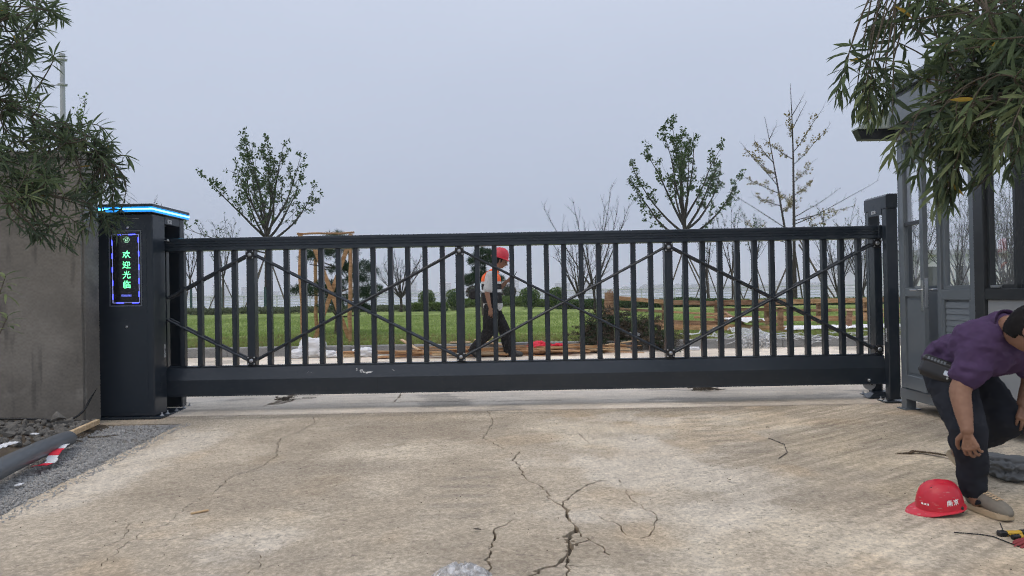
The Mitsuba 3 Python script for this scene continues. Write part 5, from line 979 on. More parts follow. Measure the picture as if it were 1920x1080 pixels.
def hand(wrist, d, n, side, curl, spread=.10, s=1.0, thumb=.7):
    """palm, four bent fingers and a thumb: d points to the fingers, n out of the back of the hand, side +1 when the thumb is on d x n"""
    Rm = np.stack([d / np.linalg.norm(d), np.cross(n, d) / np.linalg.norm(np.cross(n, d)), n / np.linalg.norm(n)], 1); d, t, n = Rm.T; t = t * side; w = np.asarray(wrist, float); B = []
    kn = [w + s * (.088 * d + .030 * t), w + s * (.092 * d + .010 * t), w + s * (.088 * d - .011 * t), w + s * (.080 * d - .029 * t)]
    for k in kn: B.append((w + .012 * s * d * 1.0 + (k - w) * .12, .0155 * s, k, .0115 * s))
    for a, b in zip(kn[:-1], kn[1:]): B.append((a, .0115 * s, b, .0115 * s))
    B += [(w - .02 * s * d, .022 * s, w + .03 * s * d, .021 * s)]
    for k, L, sp, r in zip(kn, (.070, .080, .074, .057), (.12, .03, -.05, -.14), (.0086, .0090, .0086, .0075)):
        a, p = 0.0, k; dd = d + t * (sp + spread * sp)
        for j, q in enumerate((.44, .32, .24)):
            a += curl * (1.0, 1.15, .8)[j]; e = dd * math.cos(a) - n * math.sin(a); e /= np.linalg.norm(e); p2 = p + e * L * q * s; B.append((p, r * s * (1 - .07 * j), p2, r * s * (.93 - .07 * j))); p = p2
    p = w + s * (.022 * d + .024 * t); e = d * .62 + t * .75 - n * .25
    for L, r in ((.040, .0125), (.032, .0105), (.026, .0090)):
        e = e / np.linalg.norm(e); p2 = p + e * L * s; B.append((p, r * s, p2, r * .92 * s)); p = p2; e = e - n * thumb * .4 - t * thumb * .45 + d * .25
    return B
def shoe(heel, toe, up=(0, 0, 1), w=.046, h=.075):
    """upper and sole of a trainer standing from heel to toe"""
    h0, t0 = np.asarray(heel, float), np.asarray(toe, float); d = t0 - h0; L = np.linalg.norm(d); d /= L; s = np.cross(up, d); s /= np.linalg.norm(s); u = np.cross(d, s)
    P = lambda a, b, c: h0 + d * a * L + s * b + u * c
    st = [(.07, .032, .085), (.22, .036, .092), (.45, .038, .075), (.65, .042, .050), (.82, .040, .034), (.93, .030, .026)]
    B = [(P(a, 0, .026 + c * .55), (w_ if False else w_), P(a2, 0, .026 + c2 * .55), w2) for (a, w_, c), (a2, w2, c2) in zip(st[:-1], st[1:])]
    B.append((P(.15, 0, .05), .036, P(.20, 0, h + .028), .038)); up_ = body(B, .012, 6); v = up_.vertices; k = (v - h0) @ u; up_.vertices = v - np.outer(np.minimum(k - .018, 0), u)
    a = np.linspace(0, 2 * PI, 40, endpoint=False); xs = .5 + .5 * np.cos(a); ww = np.where(xs > .5, .047, .038) * np.sin(a) * (1 + .12 * np.sin(PI * xs)) * (np.abs(np.sin(a)) ** -.25 if False else 1)
    ww = np.sign(np.sin(a)) * np.abs(np.sin(a)) ** .6 * np.where(xs > .5, .046, .038); top = np.array([P(x, y, .026 + .006 * (x > .85)) for x, y in zip(xs, ww)]); bot = np.array([P(x, y * .97, .0 + .010 * max(0, x - .85) * 6) for x, y in zip(xs, ww)])
    so = trimesh.convex.convex_hull(np.vstack([top, bot])); return up_, so
def helmet_parts(brim=.055):
    """hard hat facing +x: shell with centre ridge and vent slots, rim, brim"""
    n, m = 72, 26; V = []; F = []
    for i in range(m + 1):
        th = (PI / 2) * i / m
        for j in range(n):
            ph = 2 * PI * j / n; c = max(0.0, math.cos(th)) ** .72; x, y = .134 * c * math.cos(ph), .108 * c * math.sin(ph); z = .152 * max(0.0, math.sin(th)) ** .92
            rg = math.exp(-(y / .018) ** 2) * .013 * min(1, z / .07) + math.exp(-((abs(y) - .046) / .008) ** 2) * .007 * min(1, max(0, z - .06) / .05); V.append((x, y, z + rg))
    for i in range(m):
        for j in range(n): a, b = i * n + j, i * n + (j + 1) % n; F += [(a, b, b + n), (a, b + n, a + n)]
    o = np.array(V); t1 = trimesh.Trimesh(o, F, process=False); inn = o * [.965, .958, .965] + [0, 0, -.0005]; k = len(o); f2 = np.array(F)[:, ::-1] + k; e = [(j, j + k, (j + 1) % n + k) for j in range(n)] + [(j, (j + 1) % n + k, (j + 1) % n) for j in range(n)]
    shell = trimesh.Trimesh(np.vstack([o, inn]), np.vstack([F, f2, e]), process=False)
    ring_, fr_ = [], []
    for j in range(n):
        ph = 2 * PI * j / n; b = brim * max(0, math.cos(ph)) ** 1.6 + .012; c, s = math.cos(ph), math.sin(ph); dz = -.020 * max(0, math.cos(ph)) ** 1.6
        for r, z in ((0, .006), (b, .001 + dz), (b + .002, -.003 + dz), (b, -.006 + dz), (0, -.003)): ring_.append(((.133 + r) * c if c > 0 else (.133 + min(r, .014)) * c, (.107 + min(r, .03) * (1 if c <= 0 else 1)) * s, z))
    for j in range(n):
        for q in range(5): a, b = j * 5 + q, j * 5 + (q + 1) % 5; a2, b2 = ((j + 1) % n) * 5 + q, ((j + 1) % n) * 5 + (q + 1) % 5; fr_ += [(a, a2, b2), (a, b2, b)]
    return shell, trimesh.Trimesh(np.array(ring_), fr_, process=False)
pr('m_skin', proc(lambda p, n, uv: mix((0.215, 0.112, 0.070), (0.285, 0.158, 0.104), fbm(p.x * 60, p.y * 60, p.z * 60, 3))), .55, .4)
pr('m_hair', (0.009, 0.008, 0.008), .8, .2); pr('m_lip', (0.28, 0.12, 0.095), .5); pr('m_eye', (0.03, 0.02, 0.018), .2)
def cloth(name, c, s=.35, r=.85): prb(name, proc(lambda p, n, uv: mi.Color3f(c) * (1 - s / 2 + s * fbm(p.x * 30, p.y * 30, p.z * 30, 3))), lambda p, n, uv: fbm(p.x * 38, p.y * 38, p.z * 14, 3), .004, r, .25)
cloth('m_purple', (0.066, 0.038, 0.092), .45); cloth('m_navy', (0.016, 0.019, 0.027)); cloth('m_grey_shirt', (0.46, 0.47, 0.47), .2); cloth('m_orange', (0.95, 0.16, 0.045), .1, .6); cloth('m_black_cloth', (0.022, 0.022, 0.024)); cloth('m_black_trousers', (0.013, 0.013, 0.014))
pr('m_reflect', (0.62, 0.63, 0.63), .35); cloth('m_shoe_grey', (0.20, 0.185, 0.155), .35, .8); pr('m_sole_tan', (0.40, 0.315, 0.205), .8); pr('m_shoe_dark', (0.06, 0.06, 0.058), .7); pr('m_red_shell', proc(lambda p, n, uv: mix(mix((0.60, 0.018, 0.040), (0.52, 0.030, 0.050), fbm(p.x * 16, p.y * 16, p.z * 16, 3)), (0.55, 0.30, 0.27), smoothstep(0.66, 0.78, fbm(p.x * 48, p.y * 48, p.z * 130, 3)) * 0.5)), proc(lambda p, n, uv: 0.24 + 0.30 * fbm(p.x * 22, p.y * 22, p.z * 22, 3)), .5); pr('m_leather', (0.018, 0.018, 0.020), .38, .5)
HEAD = head_mesh()
A = np.array
# --- worker walking past behind the gate, looking at a phone
wk = thing('person', 'man in red hard hat and orange safety vest walking behind the gate with a phone', 'person')
Y = 11.45
hp_, ch, nk, hd = A([-.315, Y, .95]), A([-.330, Y, 1.30]), A([-.245, Y, 1.515]), A([-.165, Y, 1.655])
rs, re, rw_ = A([-.325, Y - .185, 1.425]), A([-.375, Y - .235, 1.165]), A([-.335, Y - .235, .945])
ls_, le, lw = A([-.315, Y + .185, 1.425]), A([-.245, Y + .23, 1.185]), A([-.075, Y + .12, 1.345])
rh, rk, rn = A([-.325, Y - .085, .90]), A([-.375, Y - .095, .555]), A([-.625, Y - .10, .300])
lh, lk, ln = A([-.300, Y + .085, .90]), A([-.120, Y + .09, .560]), A([-.080, Y + .09, .245])
hr = frame([1, 0, -.42])
skin = [(nk - [.02, 0, .05], .052, hd + [-.03, 0, -.05], .055), (rs, .050, re, .041), (re, .040, rw_, .026), (ls_, .050, le, .041), (le, .040, lw, .026), (nk - [.03, 0, .10], .07, nk - [.02, 0, .02], .055), (rs, .05, ls_, .05), (ch, .11, nk - [0, 0, .1], .06), (rn, .040, rn - [0, 0, .06], .038), (ln, .04, ln - [0, 0, .06], .038), (rk, .045, rn, .036), (lk, .045, ln, .036), (rh, .07, rk, .05), (lh, .07, lk, .05), (hp_, .1, rh, .07), (hp_, .1, lh, .07), (hp_, .1, ch, .1)]
skin += hand(rw_, A([.10, -.02, -1.0]), A([-.05, -1.0, 0]), 1, .38) + hand(lw, A([.85, -.25, .45]), A([.3, .9, .1]), 1, .75)
bd_ = body(skin, .014, 5); put(wk + '__body', cat(bd_, xf(HEAD, hr, hd)), 'm_skin', smooth=50)
put(wk + '__hair', xf(hair_shell(False, 3), hr, hd), 'm_hair', smooth=50)
for sg in (-1, 1): put(wk + '__eye', xf(trimesh.Trimesh(sph(1, 2).vertices * [.008, .011, .006] + [.080, .031 * sg, .006], sph(1, 2).faces), hr, hd), 'm_eye', smooth=True)
put(wk + '__lips', xf(trimesh.Trimesh(sph(1, 2).vertices * [.006, .022, .007] + [.105, 0, -.064], sph(1, 2).faces), hr, hd), 'm_lip', smooth=True)
torso = [(ch + [.015, .09, .06], (.140, .10, .12), ch + [.015, -.09, .06], (.140, .10, .12)), (hp_ + [.02, .06, .03], (.145, .09, .11), hp_ + [.02, -.06, .03], (.145, .09, .11)), (ch + [.015, .07, 0], (.14, .1, .1), hp_ + [.02, .05, 0], (.14, .1, .1)), (ch + [.015, -.07, 0], (.14, .1, .1), hp_ + [.02, -.05, 0], (.14, .1, .1)), (ch + [0, 0, .03], .13, nk - [.03, 0, .06], .075), (rs, .068, ls_, .068), (rs, .068, ch + [0, -.06, .02], .12), (ls_, .068, ch + [0, .06, .02], .12)]
slv = [(rs, .070, rs + (re - rs) * .78, .064), (ls_, .070, ls_ + (le - ls_) * .78, .062)]
sh = body(torso + slv, .016, 6); cut = solid(sh)
cut = cut.trim_by_plane([0, 0, 1], .895); q = cut.refine_to_length(.018).to_mesh(); sh = trimesh.Trimesh(q.vert_properties[:, :3], q.tri_verts, process=True)
put(wk + '__shirt', folds(sh, .020, 7, 2, (1, 1, 2.2)), 'm_grey_shirt', smooth=60)
big = solid(body([(a, np.add(ra, .016), b, np.add(rb, .016)) for a, ra, b, rb in torso], .02, 6)) - m3.Manifold(m3.Mesh(np.asarray(bx(-.215, .4, Y - .09, Y + .4, .5, 1.47).vertices, np.float32), np.asarray(bx(-.215, .4, Y - .09, Y + .4, .5, 1.47).faces, np.uint32)))
core = solid(body([(a, np.add(ra, .002), b, np.add(rb, .002)) for a, ra, b, rb in torso], .02, 6))
def band(z0, z1, grow=0): return (big ^ m3.Manifold.cube([3, 3, z1 - z0]).translate([-1.5, Y - 1.5, z0]))
for nm, z0, z1, m in (('vest_upper', 1.338, 1.56, 'm_orange'), ('vest_strip', 1.300, 1.3375, 'm_reflect'), ('vest_lower', 1.215, 1.2995, 'm_black_cloth'), ('vest_strip', 1.172, 1.2145, 'm_reflect'), ('vest_lower', 1.010, 1.1715, 'm_black_cloth')):
    q = (band(z0, z1) - solid(xf(trimesh.Trimesh(sph(1, 3).vertices * [.085, .085, .12] + A([-.345, Y - .235, 1.43]), sph(1, 3).faces), np.eye(3), [0, 0, 0]))).to_mesh(); put(wk + '__' + nm, trimesh.Trimesh(q.vert_properties[:, :3], q.tri_verts, process=True), m, smooth=50)
put(wk + '__trousers', folds(body([(hp_ + [0, .05, .01], .118, hp_ + [0, -.05, .01], .118), (rh, .112, rk, .080), (rk, .080, rn + [.02, 0, .02], .054), (lh, .110, lk, .080), (lk, .080, ln + [0, 0, -.005], .060), (hp_, .115, rh, .105), (hp_, .115, lh, .105)], .018, 5), .030, 8, 4, (1, 1, 1.6)), 'm_black_trousers', smooth=60)
gz = float(grade(Y)) + .002
for hl, to in ((A([-.690, Y - .10, gz + .135]), A([-.575, Y - .10, gz + .004])), (A([-.125, Y + .09, gz]), A([.145, Y + .085, gz]))):
    u_, s_ = shoe(hl, to, (0, 0, 1) if to[0] > 0 else (.75, 0, .66)); k = put(wk + '__shoe', u_, 'm_shoe_dark', smooth=50); put(k + '__sole', s_, 'm_rubber', smooth=40)
shl, rim = helmet_parts(.045); hh = hd + A([-.012, 0, .035]); k = put(wk + '__hard_hat', xf(shl, frame([1, 0, -.28]), hh + [0, 0, .01], .98), 'm_red_shell', smooth=50); put(k + '__brim', xf(rim, frame([1, 0, -.28]), hh + [0, 0, .01], .98), 'm_red_shell', smooth=50)
put(wk + '__phone', xf(bx(-.005, .005, -.036, .036, -.075, .075, .004), frame([.85, 0, -.5]), lw + A([.115, -.045, .075])), 'm_black')
put(wk + '__hip_bag', rough(bx(-.66, -.50, Y - .04, Y + .13, 1.07, 1.23, .03).subdivide().subdivide(), .012, 8, 2), 'm_black_cloth', smooth=50)

# --- man in a purple shirt bending down on the right
mn = thing('person', 'man in purple polo shirt and navy trousers bending down with a hand on his knee', 'person')
pel, nk, hd = A([2.435, 4.13, .72]), A([2.485, 3.77, .935]), A([2.515, 3.62, .935])
rs, re, rw_ = A([2.385, 3.775, .865]), A([2.225, 3.735, .625]), A([2.205, 3.645, .445])
ls_, le, lw = A([2.605, 3.875, .885]), A([2.700, 3.885, .665]), A([2.655, 3.90, .535])
rh, rk, rn = A([2.350, 4.06, .680]), A([2.280, 3.76, .430]), A([2.335, 3.81, .105])
lh, lk, ln = A([2.500, 4.20, .680]), A([2.625, 3.985, .430]), A([2.585, 4.36, .215])
hr = frame([.62, -.50, -.60], (.25, -.25, 1))
skin = [(nk, .062, hd + [-.03, .03, .0], .060), (nk + (pel - nk) * .12, .08, nk, .062), (rs, .056, re, .049), (re, .049, re + (rw_ - re) * .4, .045), (re + (rw_ - re) * .4, .045, rw_, .030), (ls_, .055, le, .047), (le, .047, le + (lw - le) * .4, .043), (le + (lw - le) * .4, .043, lw, .029), (rs, .05, ls_, .05), (pel, .12, nk + (pel - nk) * .2, .10), (pel, .1, rh, .08), (pel, .1, lh, .08), (rh, .08, rk, .055), (rk, .055, rn, .042), (lh, .08, lk, .055), (lk, .055, ln, .042), (rn, .042, rn - [0, .02, .05], .036), (ln, .042, ln - [0, .0, .05], .036)]
bd_ = body(skin, .014, 8)
hR = body(hand(rw_, A([.12, -.10, -.98]), A([-.75, -.62, .05]), -1, .55, .0, s=1.02) + [(rw_, .030, rw_ + (re - rw_) * .15, .030)], .0042, 3); hL = body(hand(lw, A([-.15, -.35, -.90]), A([-.3, -.85, .35]), 1, .5, s=1.04) + [(lw, .029, lw + (le - lw) * .15, .030)], .0045, 3)
sk = m3.Manifold.batch_boolean([solid(bd_), solid(hR), solid(hL), solid(xf(HEAD, hr, hd, 1.02))], m3.OpType.Add).to_mesh()
put(mn + '__body', trimesh.Trimesh(sk.vert_properties[:, :3], sk.tri_verts, process=True), 'm_skin', smooth=50)
put(mn + '__hair', xf(hair_shell(True, 5, -.05), hr, hd, 1.02), 'm_hair', smooth=50)
for sg in (-1, 1):
    put(mn + '__eye', xf(trimesh.Trimesh(sph(1, 3).vertices * [.009, .012, .005] + [.079, .031 * sg, .006], sph(1, 3).faces), hr, hd, 1.02), 'm_eye', smooth=True)
    put(mn + '__eyebrow', xf(trimesh.Trimesh(sph(1, 3).vertices * [.006, .017, .004] + [.092, .031 * sg, .023], sph(1, 3).faces), hr, hd, 1.02), 'm_hair', smooth=True)
put(mn + '__lips', xf(trimesh.Trimesh(sph(1, 3).vertices * [.006, .023, .007] + [.105, 0, -.064], sph(1, 3).faces), hr, hd, 1.02), 'm_lip', smooth=True)
ax = (nk - pel) / np.linalg.norm(nk - pel); sd = (ls_ - rs) / np.linalg.norm(ls_ - rs); mid = (rs + ls_) / 2 + (pel - nk) * .12; wst = pel + (nk - pel) * .22
sl_ = [(rs, .088, rs + (re - rs) * .68, .075), (ls_, .085, ls_ + (le - ls_) * .66, .072)]
sh = body([(mid + sd * .11, .132, mid - sd * .11, .132), (mid + sd * .09 - [0, 0, .04], .125, wst + sd * .06 - [0, 0, .01], .128), (mid - sd * .09 - [0, 0, .04], .125, wst - sd * .06 - [0, 0, .01], .128), (wst + sd * .06, .128, pel + sd * .06, .118), (wst - sd * .06, .128, pel - sd * .06, .118), (mid, .125, nk - (nk - pel) * .10, .088), (rs, .09, mid - sd * .09, .12), (ls_, .09, mid + sd * .09, .12)] + sl_, .013, 8)
c = solid(sh).trim_by_plane(list(rs - re) if False else [0, 0, 1], .30)
hem = (ax + A([0, 0, .55])); hem /= np.linalg.norm(hem); c = c.trim_by_plane(list(hem), float(hem @ (pel + ax * .015 - A([0, 0, .02]))))
q = c.refine_to_length(.011).to_mesh(); sh = trimesh.Trimesh(q.vert_properties[:, :3], q.tri_verts, process=True)
put(mn + '__shirt', folds(folds(sh, .036, 6.5, 8, (1.0, 1.0, 1.6)), .010, 18, 9), 'm_purple', smooth=60)
a0 = np.arange(26) * 2 * PI / 26; nd = (hd - nk); nd = nd / np.linalg.norm(nd) * .5 + ax * .5; nd /= np.linalg.norm(nd); e1 = np.cross(nd, [0, 0, 1]); e1 /= np.linalg.norm(e1); e2 = np.cross(nd, e1); cc = nk + nd * .012
cr_ = [[cc + (e1 * math.cos(a) + e2 * math.sin(a)) * r + nd * h for a in a0] for r, h in ((.076, -.030), (.079, .004), (.084, .018), (.073, .016), (.068, -.02))]
V = np.vstack(cr_); F = []
for i in range(5):
    for j in range(26): a, b = i * 26 + j, i * 26 + (j + 1) % 26; a2, b2 = ((i + 1) % 5) * 26 + j, ((i + 1) % 5) * 26 + (j + 1) % 26; F += [(a, b, b2), (a, b2, a2)]
put(mn + '__collar', rough(trimesh.Trimesh(V, F, process=False), .008, 12, 3), 'm_purple', smooth=60)
put(mn + '__collar_button', xf(trimesh.Trimesh(sph(.008, 2).vertices, sph(.008, 2).faces), np.eye(3), nk + A([.045, -.095, -.10])), 'm_steel', smooth=True)
tr_b = [(pel + sd * .06 - ax * .01, .120, pel - sd * .06 - ax * .01, .120), (pel, .12, rh, .108), (pel, .12, lh, .108), (rh, .110, rh + (rk - rh) * .55, .094), (rh + (rk - rh) * .55, .094, rk, .074), (rk, .074, rk + (rn - rk) * .35, .070), (rk + (rn - rk) * .35, .070, rn + [0, 0, .015], .056), (lh, .122, lh + (lk - lh) * .55, .104), (lh + (lk - lh) * .55, .104, lk, .086), (lk, .086, lk + (ln - lk) * .4, .082), (lk + (ln - lk) * .4, .082, ln + [0, -.03, .03], .062)]
tz = body(tr_b, .013, 6); q = solid(tz).trim_by_plane([0, 0, 1], .075).refine_to_length(.012).to_mesh(); tz = trimesh.Trimesh(q.vert_properties[:, :3], q.tri_verts, process=True)
put(mn + '__trousers', folds(folds(tz, .032, 6, 14, (1.2, 1.2, 1.0)), .010, 16, 15), 'm_navy', smooth=60)
ti = np.linspace(0, 2 * PI, 30, endpoint=False); bc = pel + ax * .035 - A([0, 0, .015])
for hl, to, up in ((A([2.338, 3.885, .004]), A([2.385, 3.605, .004]), (0, 0, 1)), (A([2.565, 4.44, .155]), A([2.615, 4.20, .012]), (0, .5, .87))):
    u_, s_ = shoe(hl, to, up); k = put(mn + '__shoe', u_, 'm_shoe_grey', smooth=50); put(k + '__sole', s_, 'm_sole_tan', smooth=40)
    if hl[2] < .1:
        d = (to - hl) / np.linalg.norm(to - hl); s3 = np.cross([0, 0, 1], d)
        top_ = lambda q: float(u_.vertices[np.linalg.norm(u_.vertices[:, :2] - q[:2], axis=1) < .011][:, 2].max())
        for i in range(6):
            q_ = [hl + d * (.118 + i * .019 + .006 * (j % 2)) + s3 * (j - 2) * .011 for j in range(5)]; put(k + '__lace', tube([A([q[0], q[1], top_(q) + .002]) for q in q_], [.0032] * 5, 6), 'm_plank_pale', smooth=50)
        put(k + '__side_patch', trimesh.Trimesh(sph(1, 3).vertices * [.030, .004, .012] @ frame(d + A([0, 0, .35])).T + hl + d * .115 - s3 * .040 + A([0, 0, .052]), sph(1, 3).faces), 'm_navy', smooth=50)
pc = A([2.245, 3.945, .705]); pR = frame([.60, -.62, -.30], (.2, .1, 1)); pk = put(mn + '__belt_pouch', xf(rough(bx(-.092, .092, -.034, .034, -.055, .055, .022).subdivide().subdivide(), .004, 9, 2), pR, pc), 'm_leather', smooth=60)
put(pk + '__flap', xf(rough(bx(-.094, .094, -.038, .036, .012, .060, .018).subdivide().subdivide(), .003, 9, 4), pR, pc), 'm_leather', smooth=60)
put(pk + '__buckle', xf(bx(.035, .070, -.043, -.037, -.018, .010, .003), pR, pc), 'm_steel'); put(pk + '__stud', xf(trimesh.Trimesh(sph(.006, 2).vertices, sph(.006, 2).faces), pR, pc + pR @ A([.062, -.042, -.028])), 'm_steel', smooth=True)
for i in range(6): put(pk + '__stitch', xf(bx(-.062 + i * .016, -.052 + i * .016, -.0395, -.0375, .034, .050, .001), pR, pc), 'm_booth')

# ------------------------------------------------------------------ things lying in the foreground
ht = thing('hard_hat', 'red hard hat with white lettering lying on the concrete by the bending man', 'hard hat')
shl, rim = helmet_parts(.050); hR_ = frame([-.985, .10, -.10], (.02, -.12, 1)); hp0 = A([2.146, 3.79, .034])
HS = .84
put(ht + '__shell', xf(shl, hR_, hp0, HS), 'm_red_shell', smooth=50); put(ht + '__brim', xf(rim, hR_, hp0, HS), 'm_red_shell', smooth=50)
put(ht + '__harness', xf(cat(bx(-.115, -.085, -.05, .05, -.036, .02, .006), bx(-.10, .06, -.085, -.07, -.018, .02, .004), bx(-.10, .06, .07, .085, -.018, .02, .004)), hR_, hp0, HS), 'm_black')
for i in range(3):
    for sgn in (-1, 1): put(ht + '__vent_slot', xf(bx(-.03 + i * .034, -.005 + i * .034, .044 * sgn - .003, .044 * sgn + .003, .132 - .004 * abs(i - 1), .146 - .004 * abs(i - 1), .002), hR_, hp0, HS), 'm_leather')
shm = xf(shl, hR_, hp0)
def on_shell(poly, lx, lz, side, lift=.0012):
    """lettering wrapped onto the shell: each vertex moved out to the shell's own surface"""
    ms = [trimesh.creation.extrude_polygon(g_, .001, engine='earcut') for g_ in getattr(poly.segmentize(.006), 'geoms', [poly.segmentize(.006)])]; m = cat(ms); v = m.vertices.copy(); X_ = lx + v[:, 0] * (-1 if side > 0 else 1) * -1; Z_ = lz + v[:, 1]
    s = np.clip(Z_ / .152, 0, 1) ** (1 / .92); th = np.arcsin(np.clip(s, 0, .999)); cth = np.cos(th) ** .72; ph = np.arccos(np.clip(X_ / (.134 * cth), -1, 1)); y = .108 * cth * np.sin(ph) * side
    return xf(trimesh.Trimesh(np.stack([X_ * (1 + lift * 6), y + side * (lift + v[:, 2]), Z_], 1), m.faces, process=False), hR_, hp0, HS)
hat_side = 1 if (hR_ @ A([0, 1, 0]))[1] < 0 else -1
def mirror(poly): return affinity.scale(poly, -1, 1, origin=(0, 0))
gl = lambda n_: (mirror(glyph(n_, .036, .11)) if hat_side > 0 else glyph(n_, .036, .11))
for n_, dx in (('nan', .000), ('jing', -.040)): put(ht + '__character', on_shell(gl(n_), dx - .012, .058, hat_side), 'm_white')
put(ht + '__front_mark', on_shell(unary_union([sbox(-.016 + .011 * i, -.005, -.009 + .011 * i, .005) for i in range(3)]), .108, .048, hat_side), 'm_white')
pb = thing('plastic_bag', 'crumpled clear plastic bag lying at the front edge of the driveway', 'plastic bag')
def crumple(cx, cy, rx, ry, h, seed, n=60):
    """a film gathered into sharp folds: a disc of film whose height and outline are ridged noise"""
    g = np.random.default_rng(seed); R_, A_ = np.meshgrid(np.linspace(0, 1, n), np.linspace(0, 2 * PI, 2 * n, endpoint=False), indexing='ij')
    q = np.stack([R_ * np.cos(A_), R_ * np.sin(A_), 0 * R_], -1); k = 1 - np.abs(2 * meshkit.fbm(q * 3.2 + seed, 4, seed) - 1); k2 = 1 - np.abs(2 * meshkit.fbm(q * 7 + seed, 3, seed + 4) - 1); o = .78 + .45 * (meshkit.fbm(np.stack([np.cos(A_) * 1.7, np.sin(A_) * 1.7, 0 * A_ + seed], -1), 3, seed) - .2)
    z = .003 + h * (np.clip(1.05 - R_ ** 2.2, 0, 1)) * (.25 + 1.0 * (k - .35) + .35 * (k2 - .5)); z = np.maximum(z, .003 + .004 * k2)
    V = np.stack([cx + rx * R_ * np.cos(A_ + .25 * (k - .5)) * o, cy + ry * R_ * np.sin(A_ + .25 * (k - .5)) * o, z], -1).reshape(-1, 3); I = np.arange(n * 2 * n).reshape(n, 2 * n); J = np.roll(I, -1, 1)
    return (V, np.stack([I[:-1], I[1:], J[1:], J[:-1]], -1).reshape(-1, 4))
put(pb + '__film', crumple(-.225, 3.02, .140, .120, .062, 3), 'm_thin_film', smooth=25)
put(pb + '__inner_fold', crumple(-.215, 3.04, .125, .10, .050, 8), 'm_thin_film', smooth=25)
put(pb + '__opening', crumple(-.19, 2.97, .115, .08, .042, 11), 'm_thin_film', smooth=25)
stp = thing('strap', 'dark brown flat strap lying on the concrete left of the bending man', 'strap')
def ribbon(pts, w, t=.006):
    p = np.array(pts, float); d = np.gradient(p, axis=0); s = np.cross(d, [0, 0, 1.0]); s /= np.linalg.norm(s, axis=1, keepdims=True); w = np.broadcast_to(w, len(p))[:, None]; o = np.array([0, 0, t])
    V = np.hstack([p - s * w, p + s * w, p + s * w + o, p - s * w + o]).reshape(-1, 3); F = []
    for i in range(len(p) - 1):
        for q in range(4): a, b = i * 4 + q, i * 4 + (q + 1) % 4; F += [(a, b, b + 4), (a, b + 4, a + 4)]
    F += [(0, 2, 1), (0, 3, 2), (len(V) - 4, len(V) - 3, len(V) - 2), (len(V) - 4, len(V) - 2, len(V) - 1)]; return trimesh.Trimesh(V, F, process=False)
pr('m_strap', (0.085, 0.060, 0.038), .8, .2); pr('m_grey_sack', (0.13, 0.135, 0.135), .6, .4)
put(stp + '__webbing', rough(ribbon([(2.655, 5.13, .003), (2.70, 5.12, .006), (2.745, 5.15, .012), (2.79, 5.12, .010), (2.84, 5.05, .016), (2.875, 4.95, .02), (2.87, 4.85, .012)], [.006, .014, .020, .020, .016, .012, .010]), .004, 9, 3), 'm_strap', smooth=40)
put(stp + '__frayed_end', cat([rod((2.655, 5.13 + .004 * i, .005), (2.63 - .004 * i, 5.13 + .006 * (i - 2), .004), .0015, 4) for i in range(5)]), 'm_strap')
solo('grey_sack', bag(2.93, 4.46, 0, .11, .15, .07, 41, .5), 'm_grey_sack', 'slumped dark grey sack lying behind the legs of the bending man', 'sack', smooth=50)
# pliers, gloves, wires
pr('m_yellow', (0.55, 0.34, 0.03), .45); pr('m_maroon', (0.24, 0.035, 0.04), .65)
kn = thing('utility_knife', 'yellow and black utility knife lying on the concrete at the right edge', 'knife'); kR = frame([.985, .05, .0]); kp = A([2.285, 3.425, .012])
put(kn + '__handle', xf(bx(-.075, .085, -.014, .014, -.011, .010, .006), kR, kp), 'm_yellow', smooth=30); put(kn + '__grip', xf(bx(-.085, -.045, -.0155, .0155, -.0115, .012, .005), kR, kp), 'm_black'); put(kn + '__grip', xf(bx(.02, .10, -.0155, .0155, -.0115, .0118, .004), kR, kp), 'm_black'); put(kn + '__blade', xf(bx(.101, .14, -.008, .008, -.002, 0.0, .0005), kR, kp), 'm_steel')
k2 = thing('screwdriver', 'dark handled tool with a yellow stripe lying in front of the utility knife', 'tool'); kp = A([2.30, 3.375, .012])
put(k2 + '__handle', xf(moved(lathe([(0, -.07), (.011, -.068), (.013, -.02), (.010, .03), (.012, .05), (0, .055)], 12), ry=PI / 2), kR, kp), 'm_black', smooth=40); put(k2 + '__shaft', xf(moved(lathe([(0, .05), (.004, .05), (.004, .16), (0, .162)], 8), ry=PI / 2), kR, kp), 'm_steel', smooth=40); put(k2 + '__stripe', xf(moved(lathe([(.0128, -.035), (.0134, -.034), (.0136, -.022), (.0130, -.02)], 12), ry=PI / 2), kR, kp), 'm_yellow', smooth=40)
gv = thing('work_gloves', 'pair of dark red work gloves at the right edge of the driveway', 'gloves'); GB = hand(A([2.335, 3.305, .022]), A([-.9, -.05, -.05]), A([0, 0, 1.0]), 1, .12, s=.9); put(gv + '__glove', body(GB, .006, 4), 'm_maroon', smooth=50); put(gv + '__glove', xf(body(GB, .006, 4), trimesh.transformations.euler_matrix(0, 0, .12)[:3, :3], A([.40, -.345, -.004])), 'm_maroon', smooth=50)
for lbl, pts in (('thin black wire offcut lying between the red hard hat and the tools', [(2.03, 3.475, .004), (2.08, 3.45, .006), (2.13, 3.44, .004), (2.165, 3.40, .006), (2.18, 3.33, .005), (2.195, 3.27, .004)]), ('bent black wire offcut standing by the utility knife', [(2.235, 3.46, .05), (2.236, 3.44, .02), (2.24, 3.38, .004), (2.245, 3.31, .004), (2.275, 3.285, .004), (2.27, 3.30, .004), (2.235, 3.31, .004)]), ('fine curved wire on the concrete in the right middle of the driveway', [(1.78, 5.05, .004), (1.90, 5.22, .004), (1.98, 5.5, .004), (1.95, 5.75, .004)])): solo('wire', tube(pts, [.0026] * len(pts), 6), 'm_black', lbl, 'wire', smooth=50)
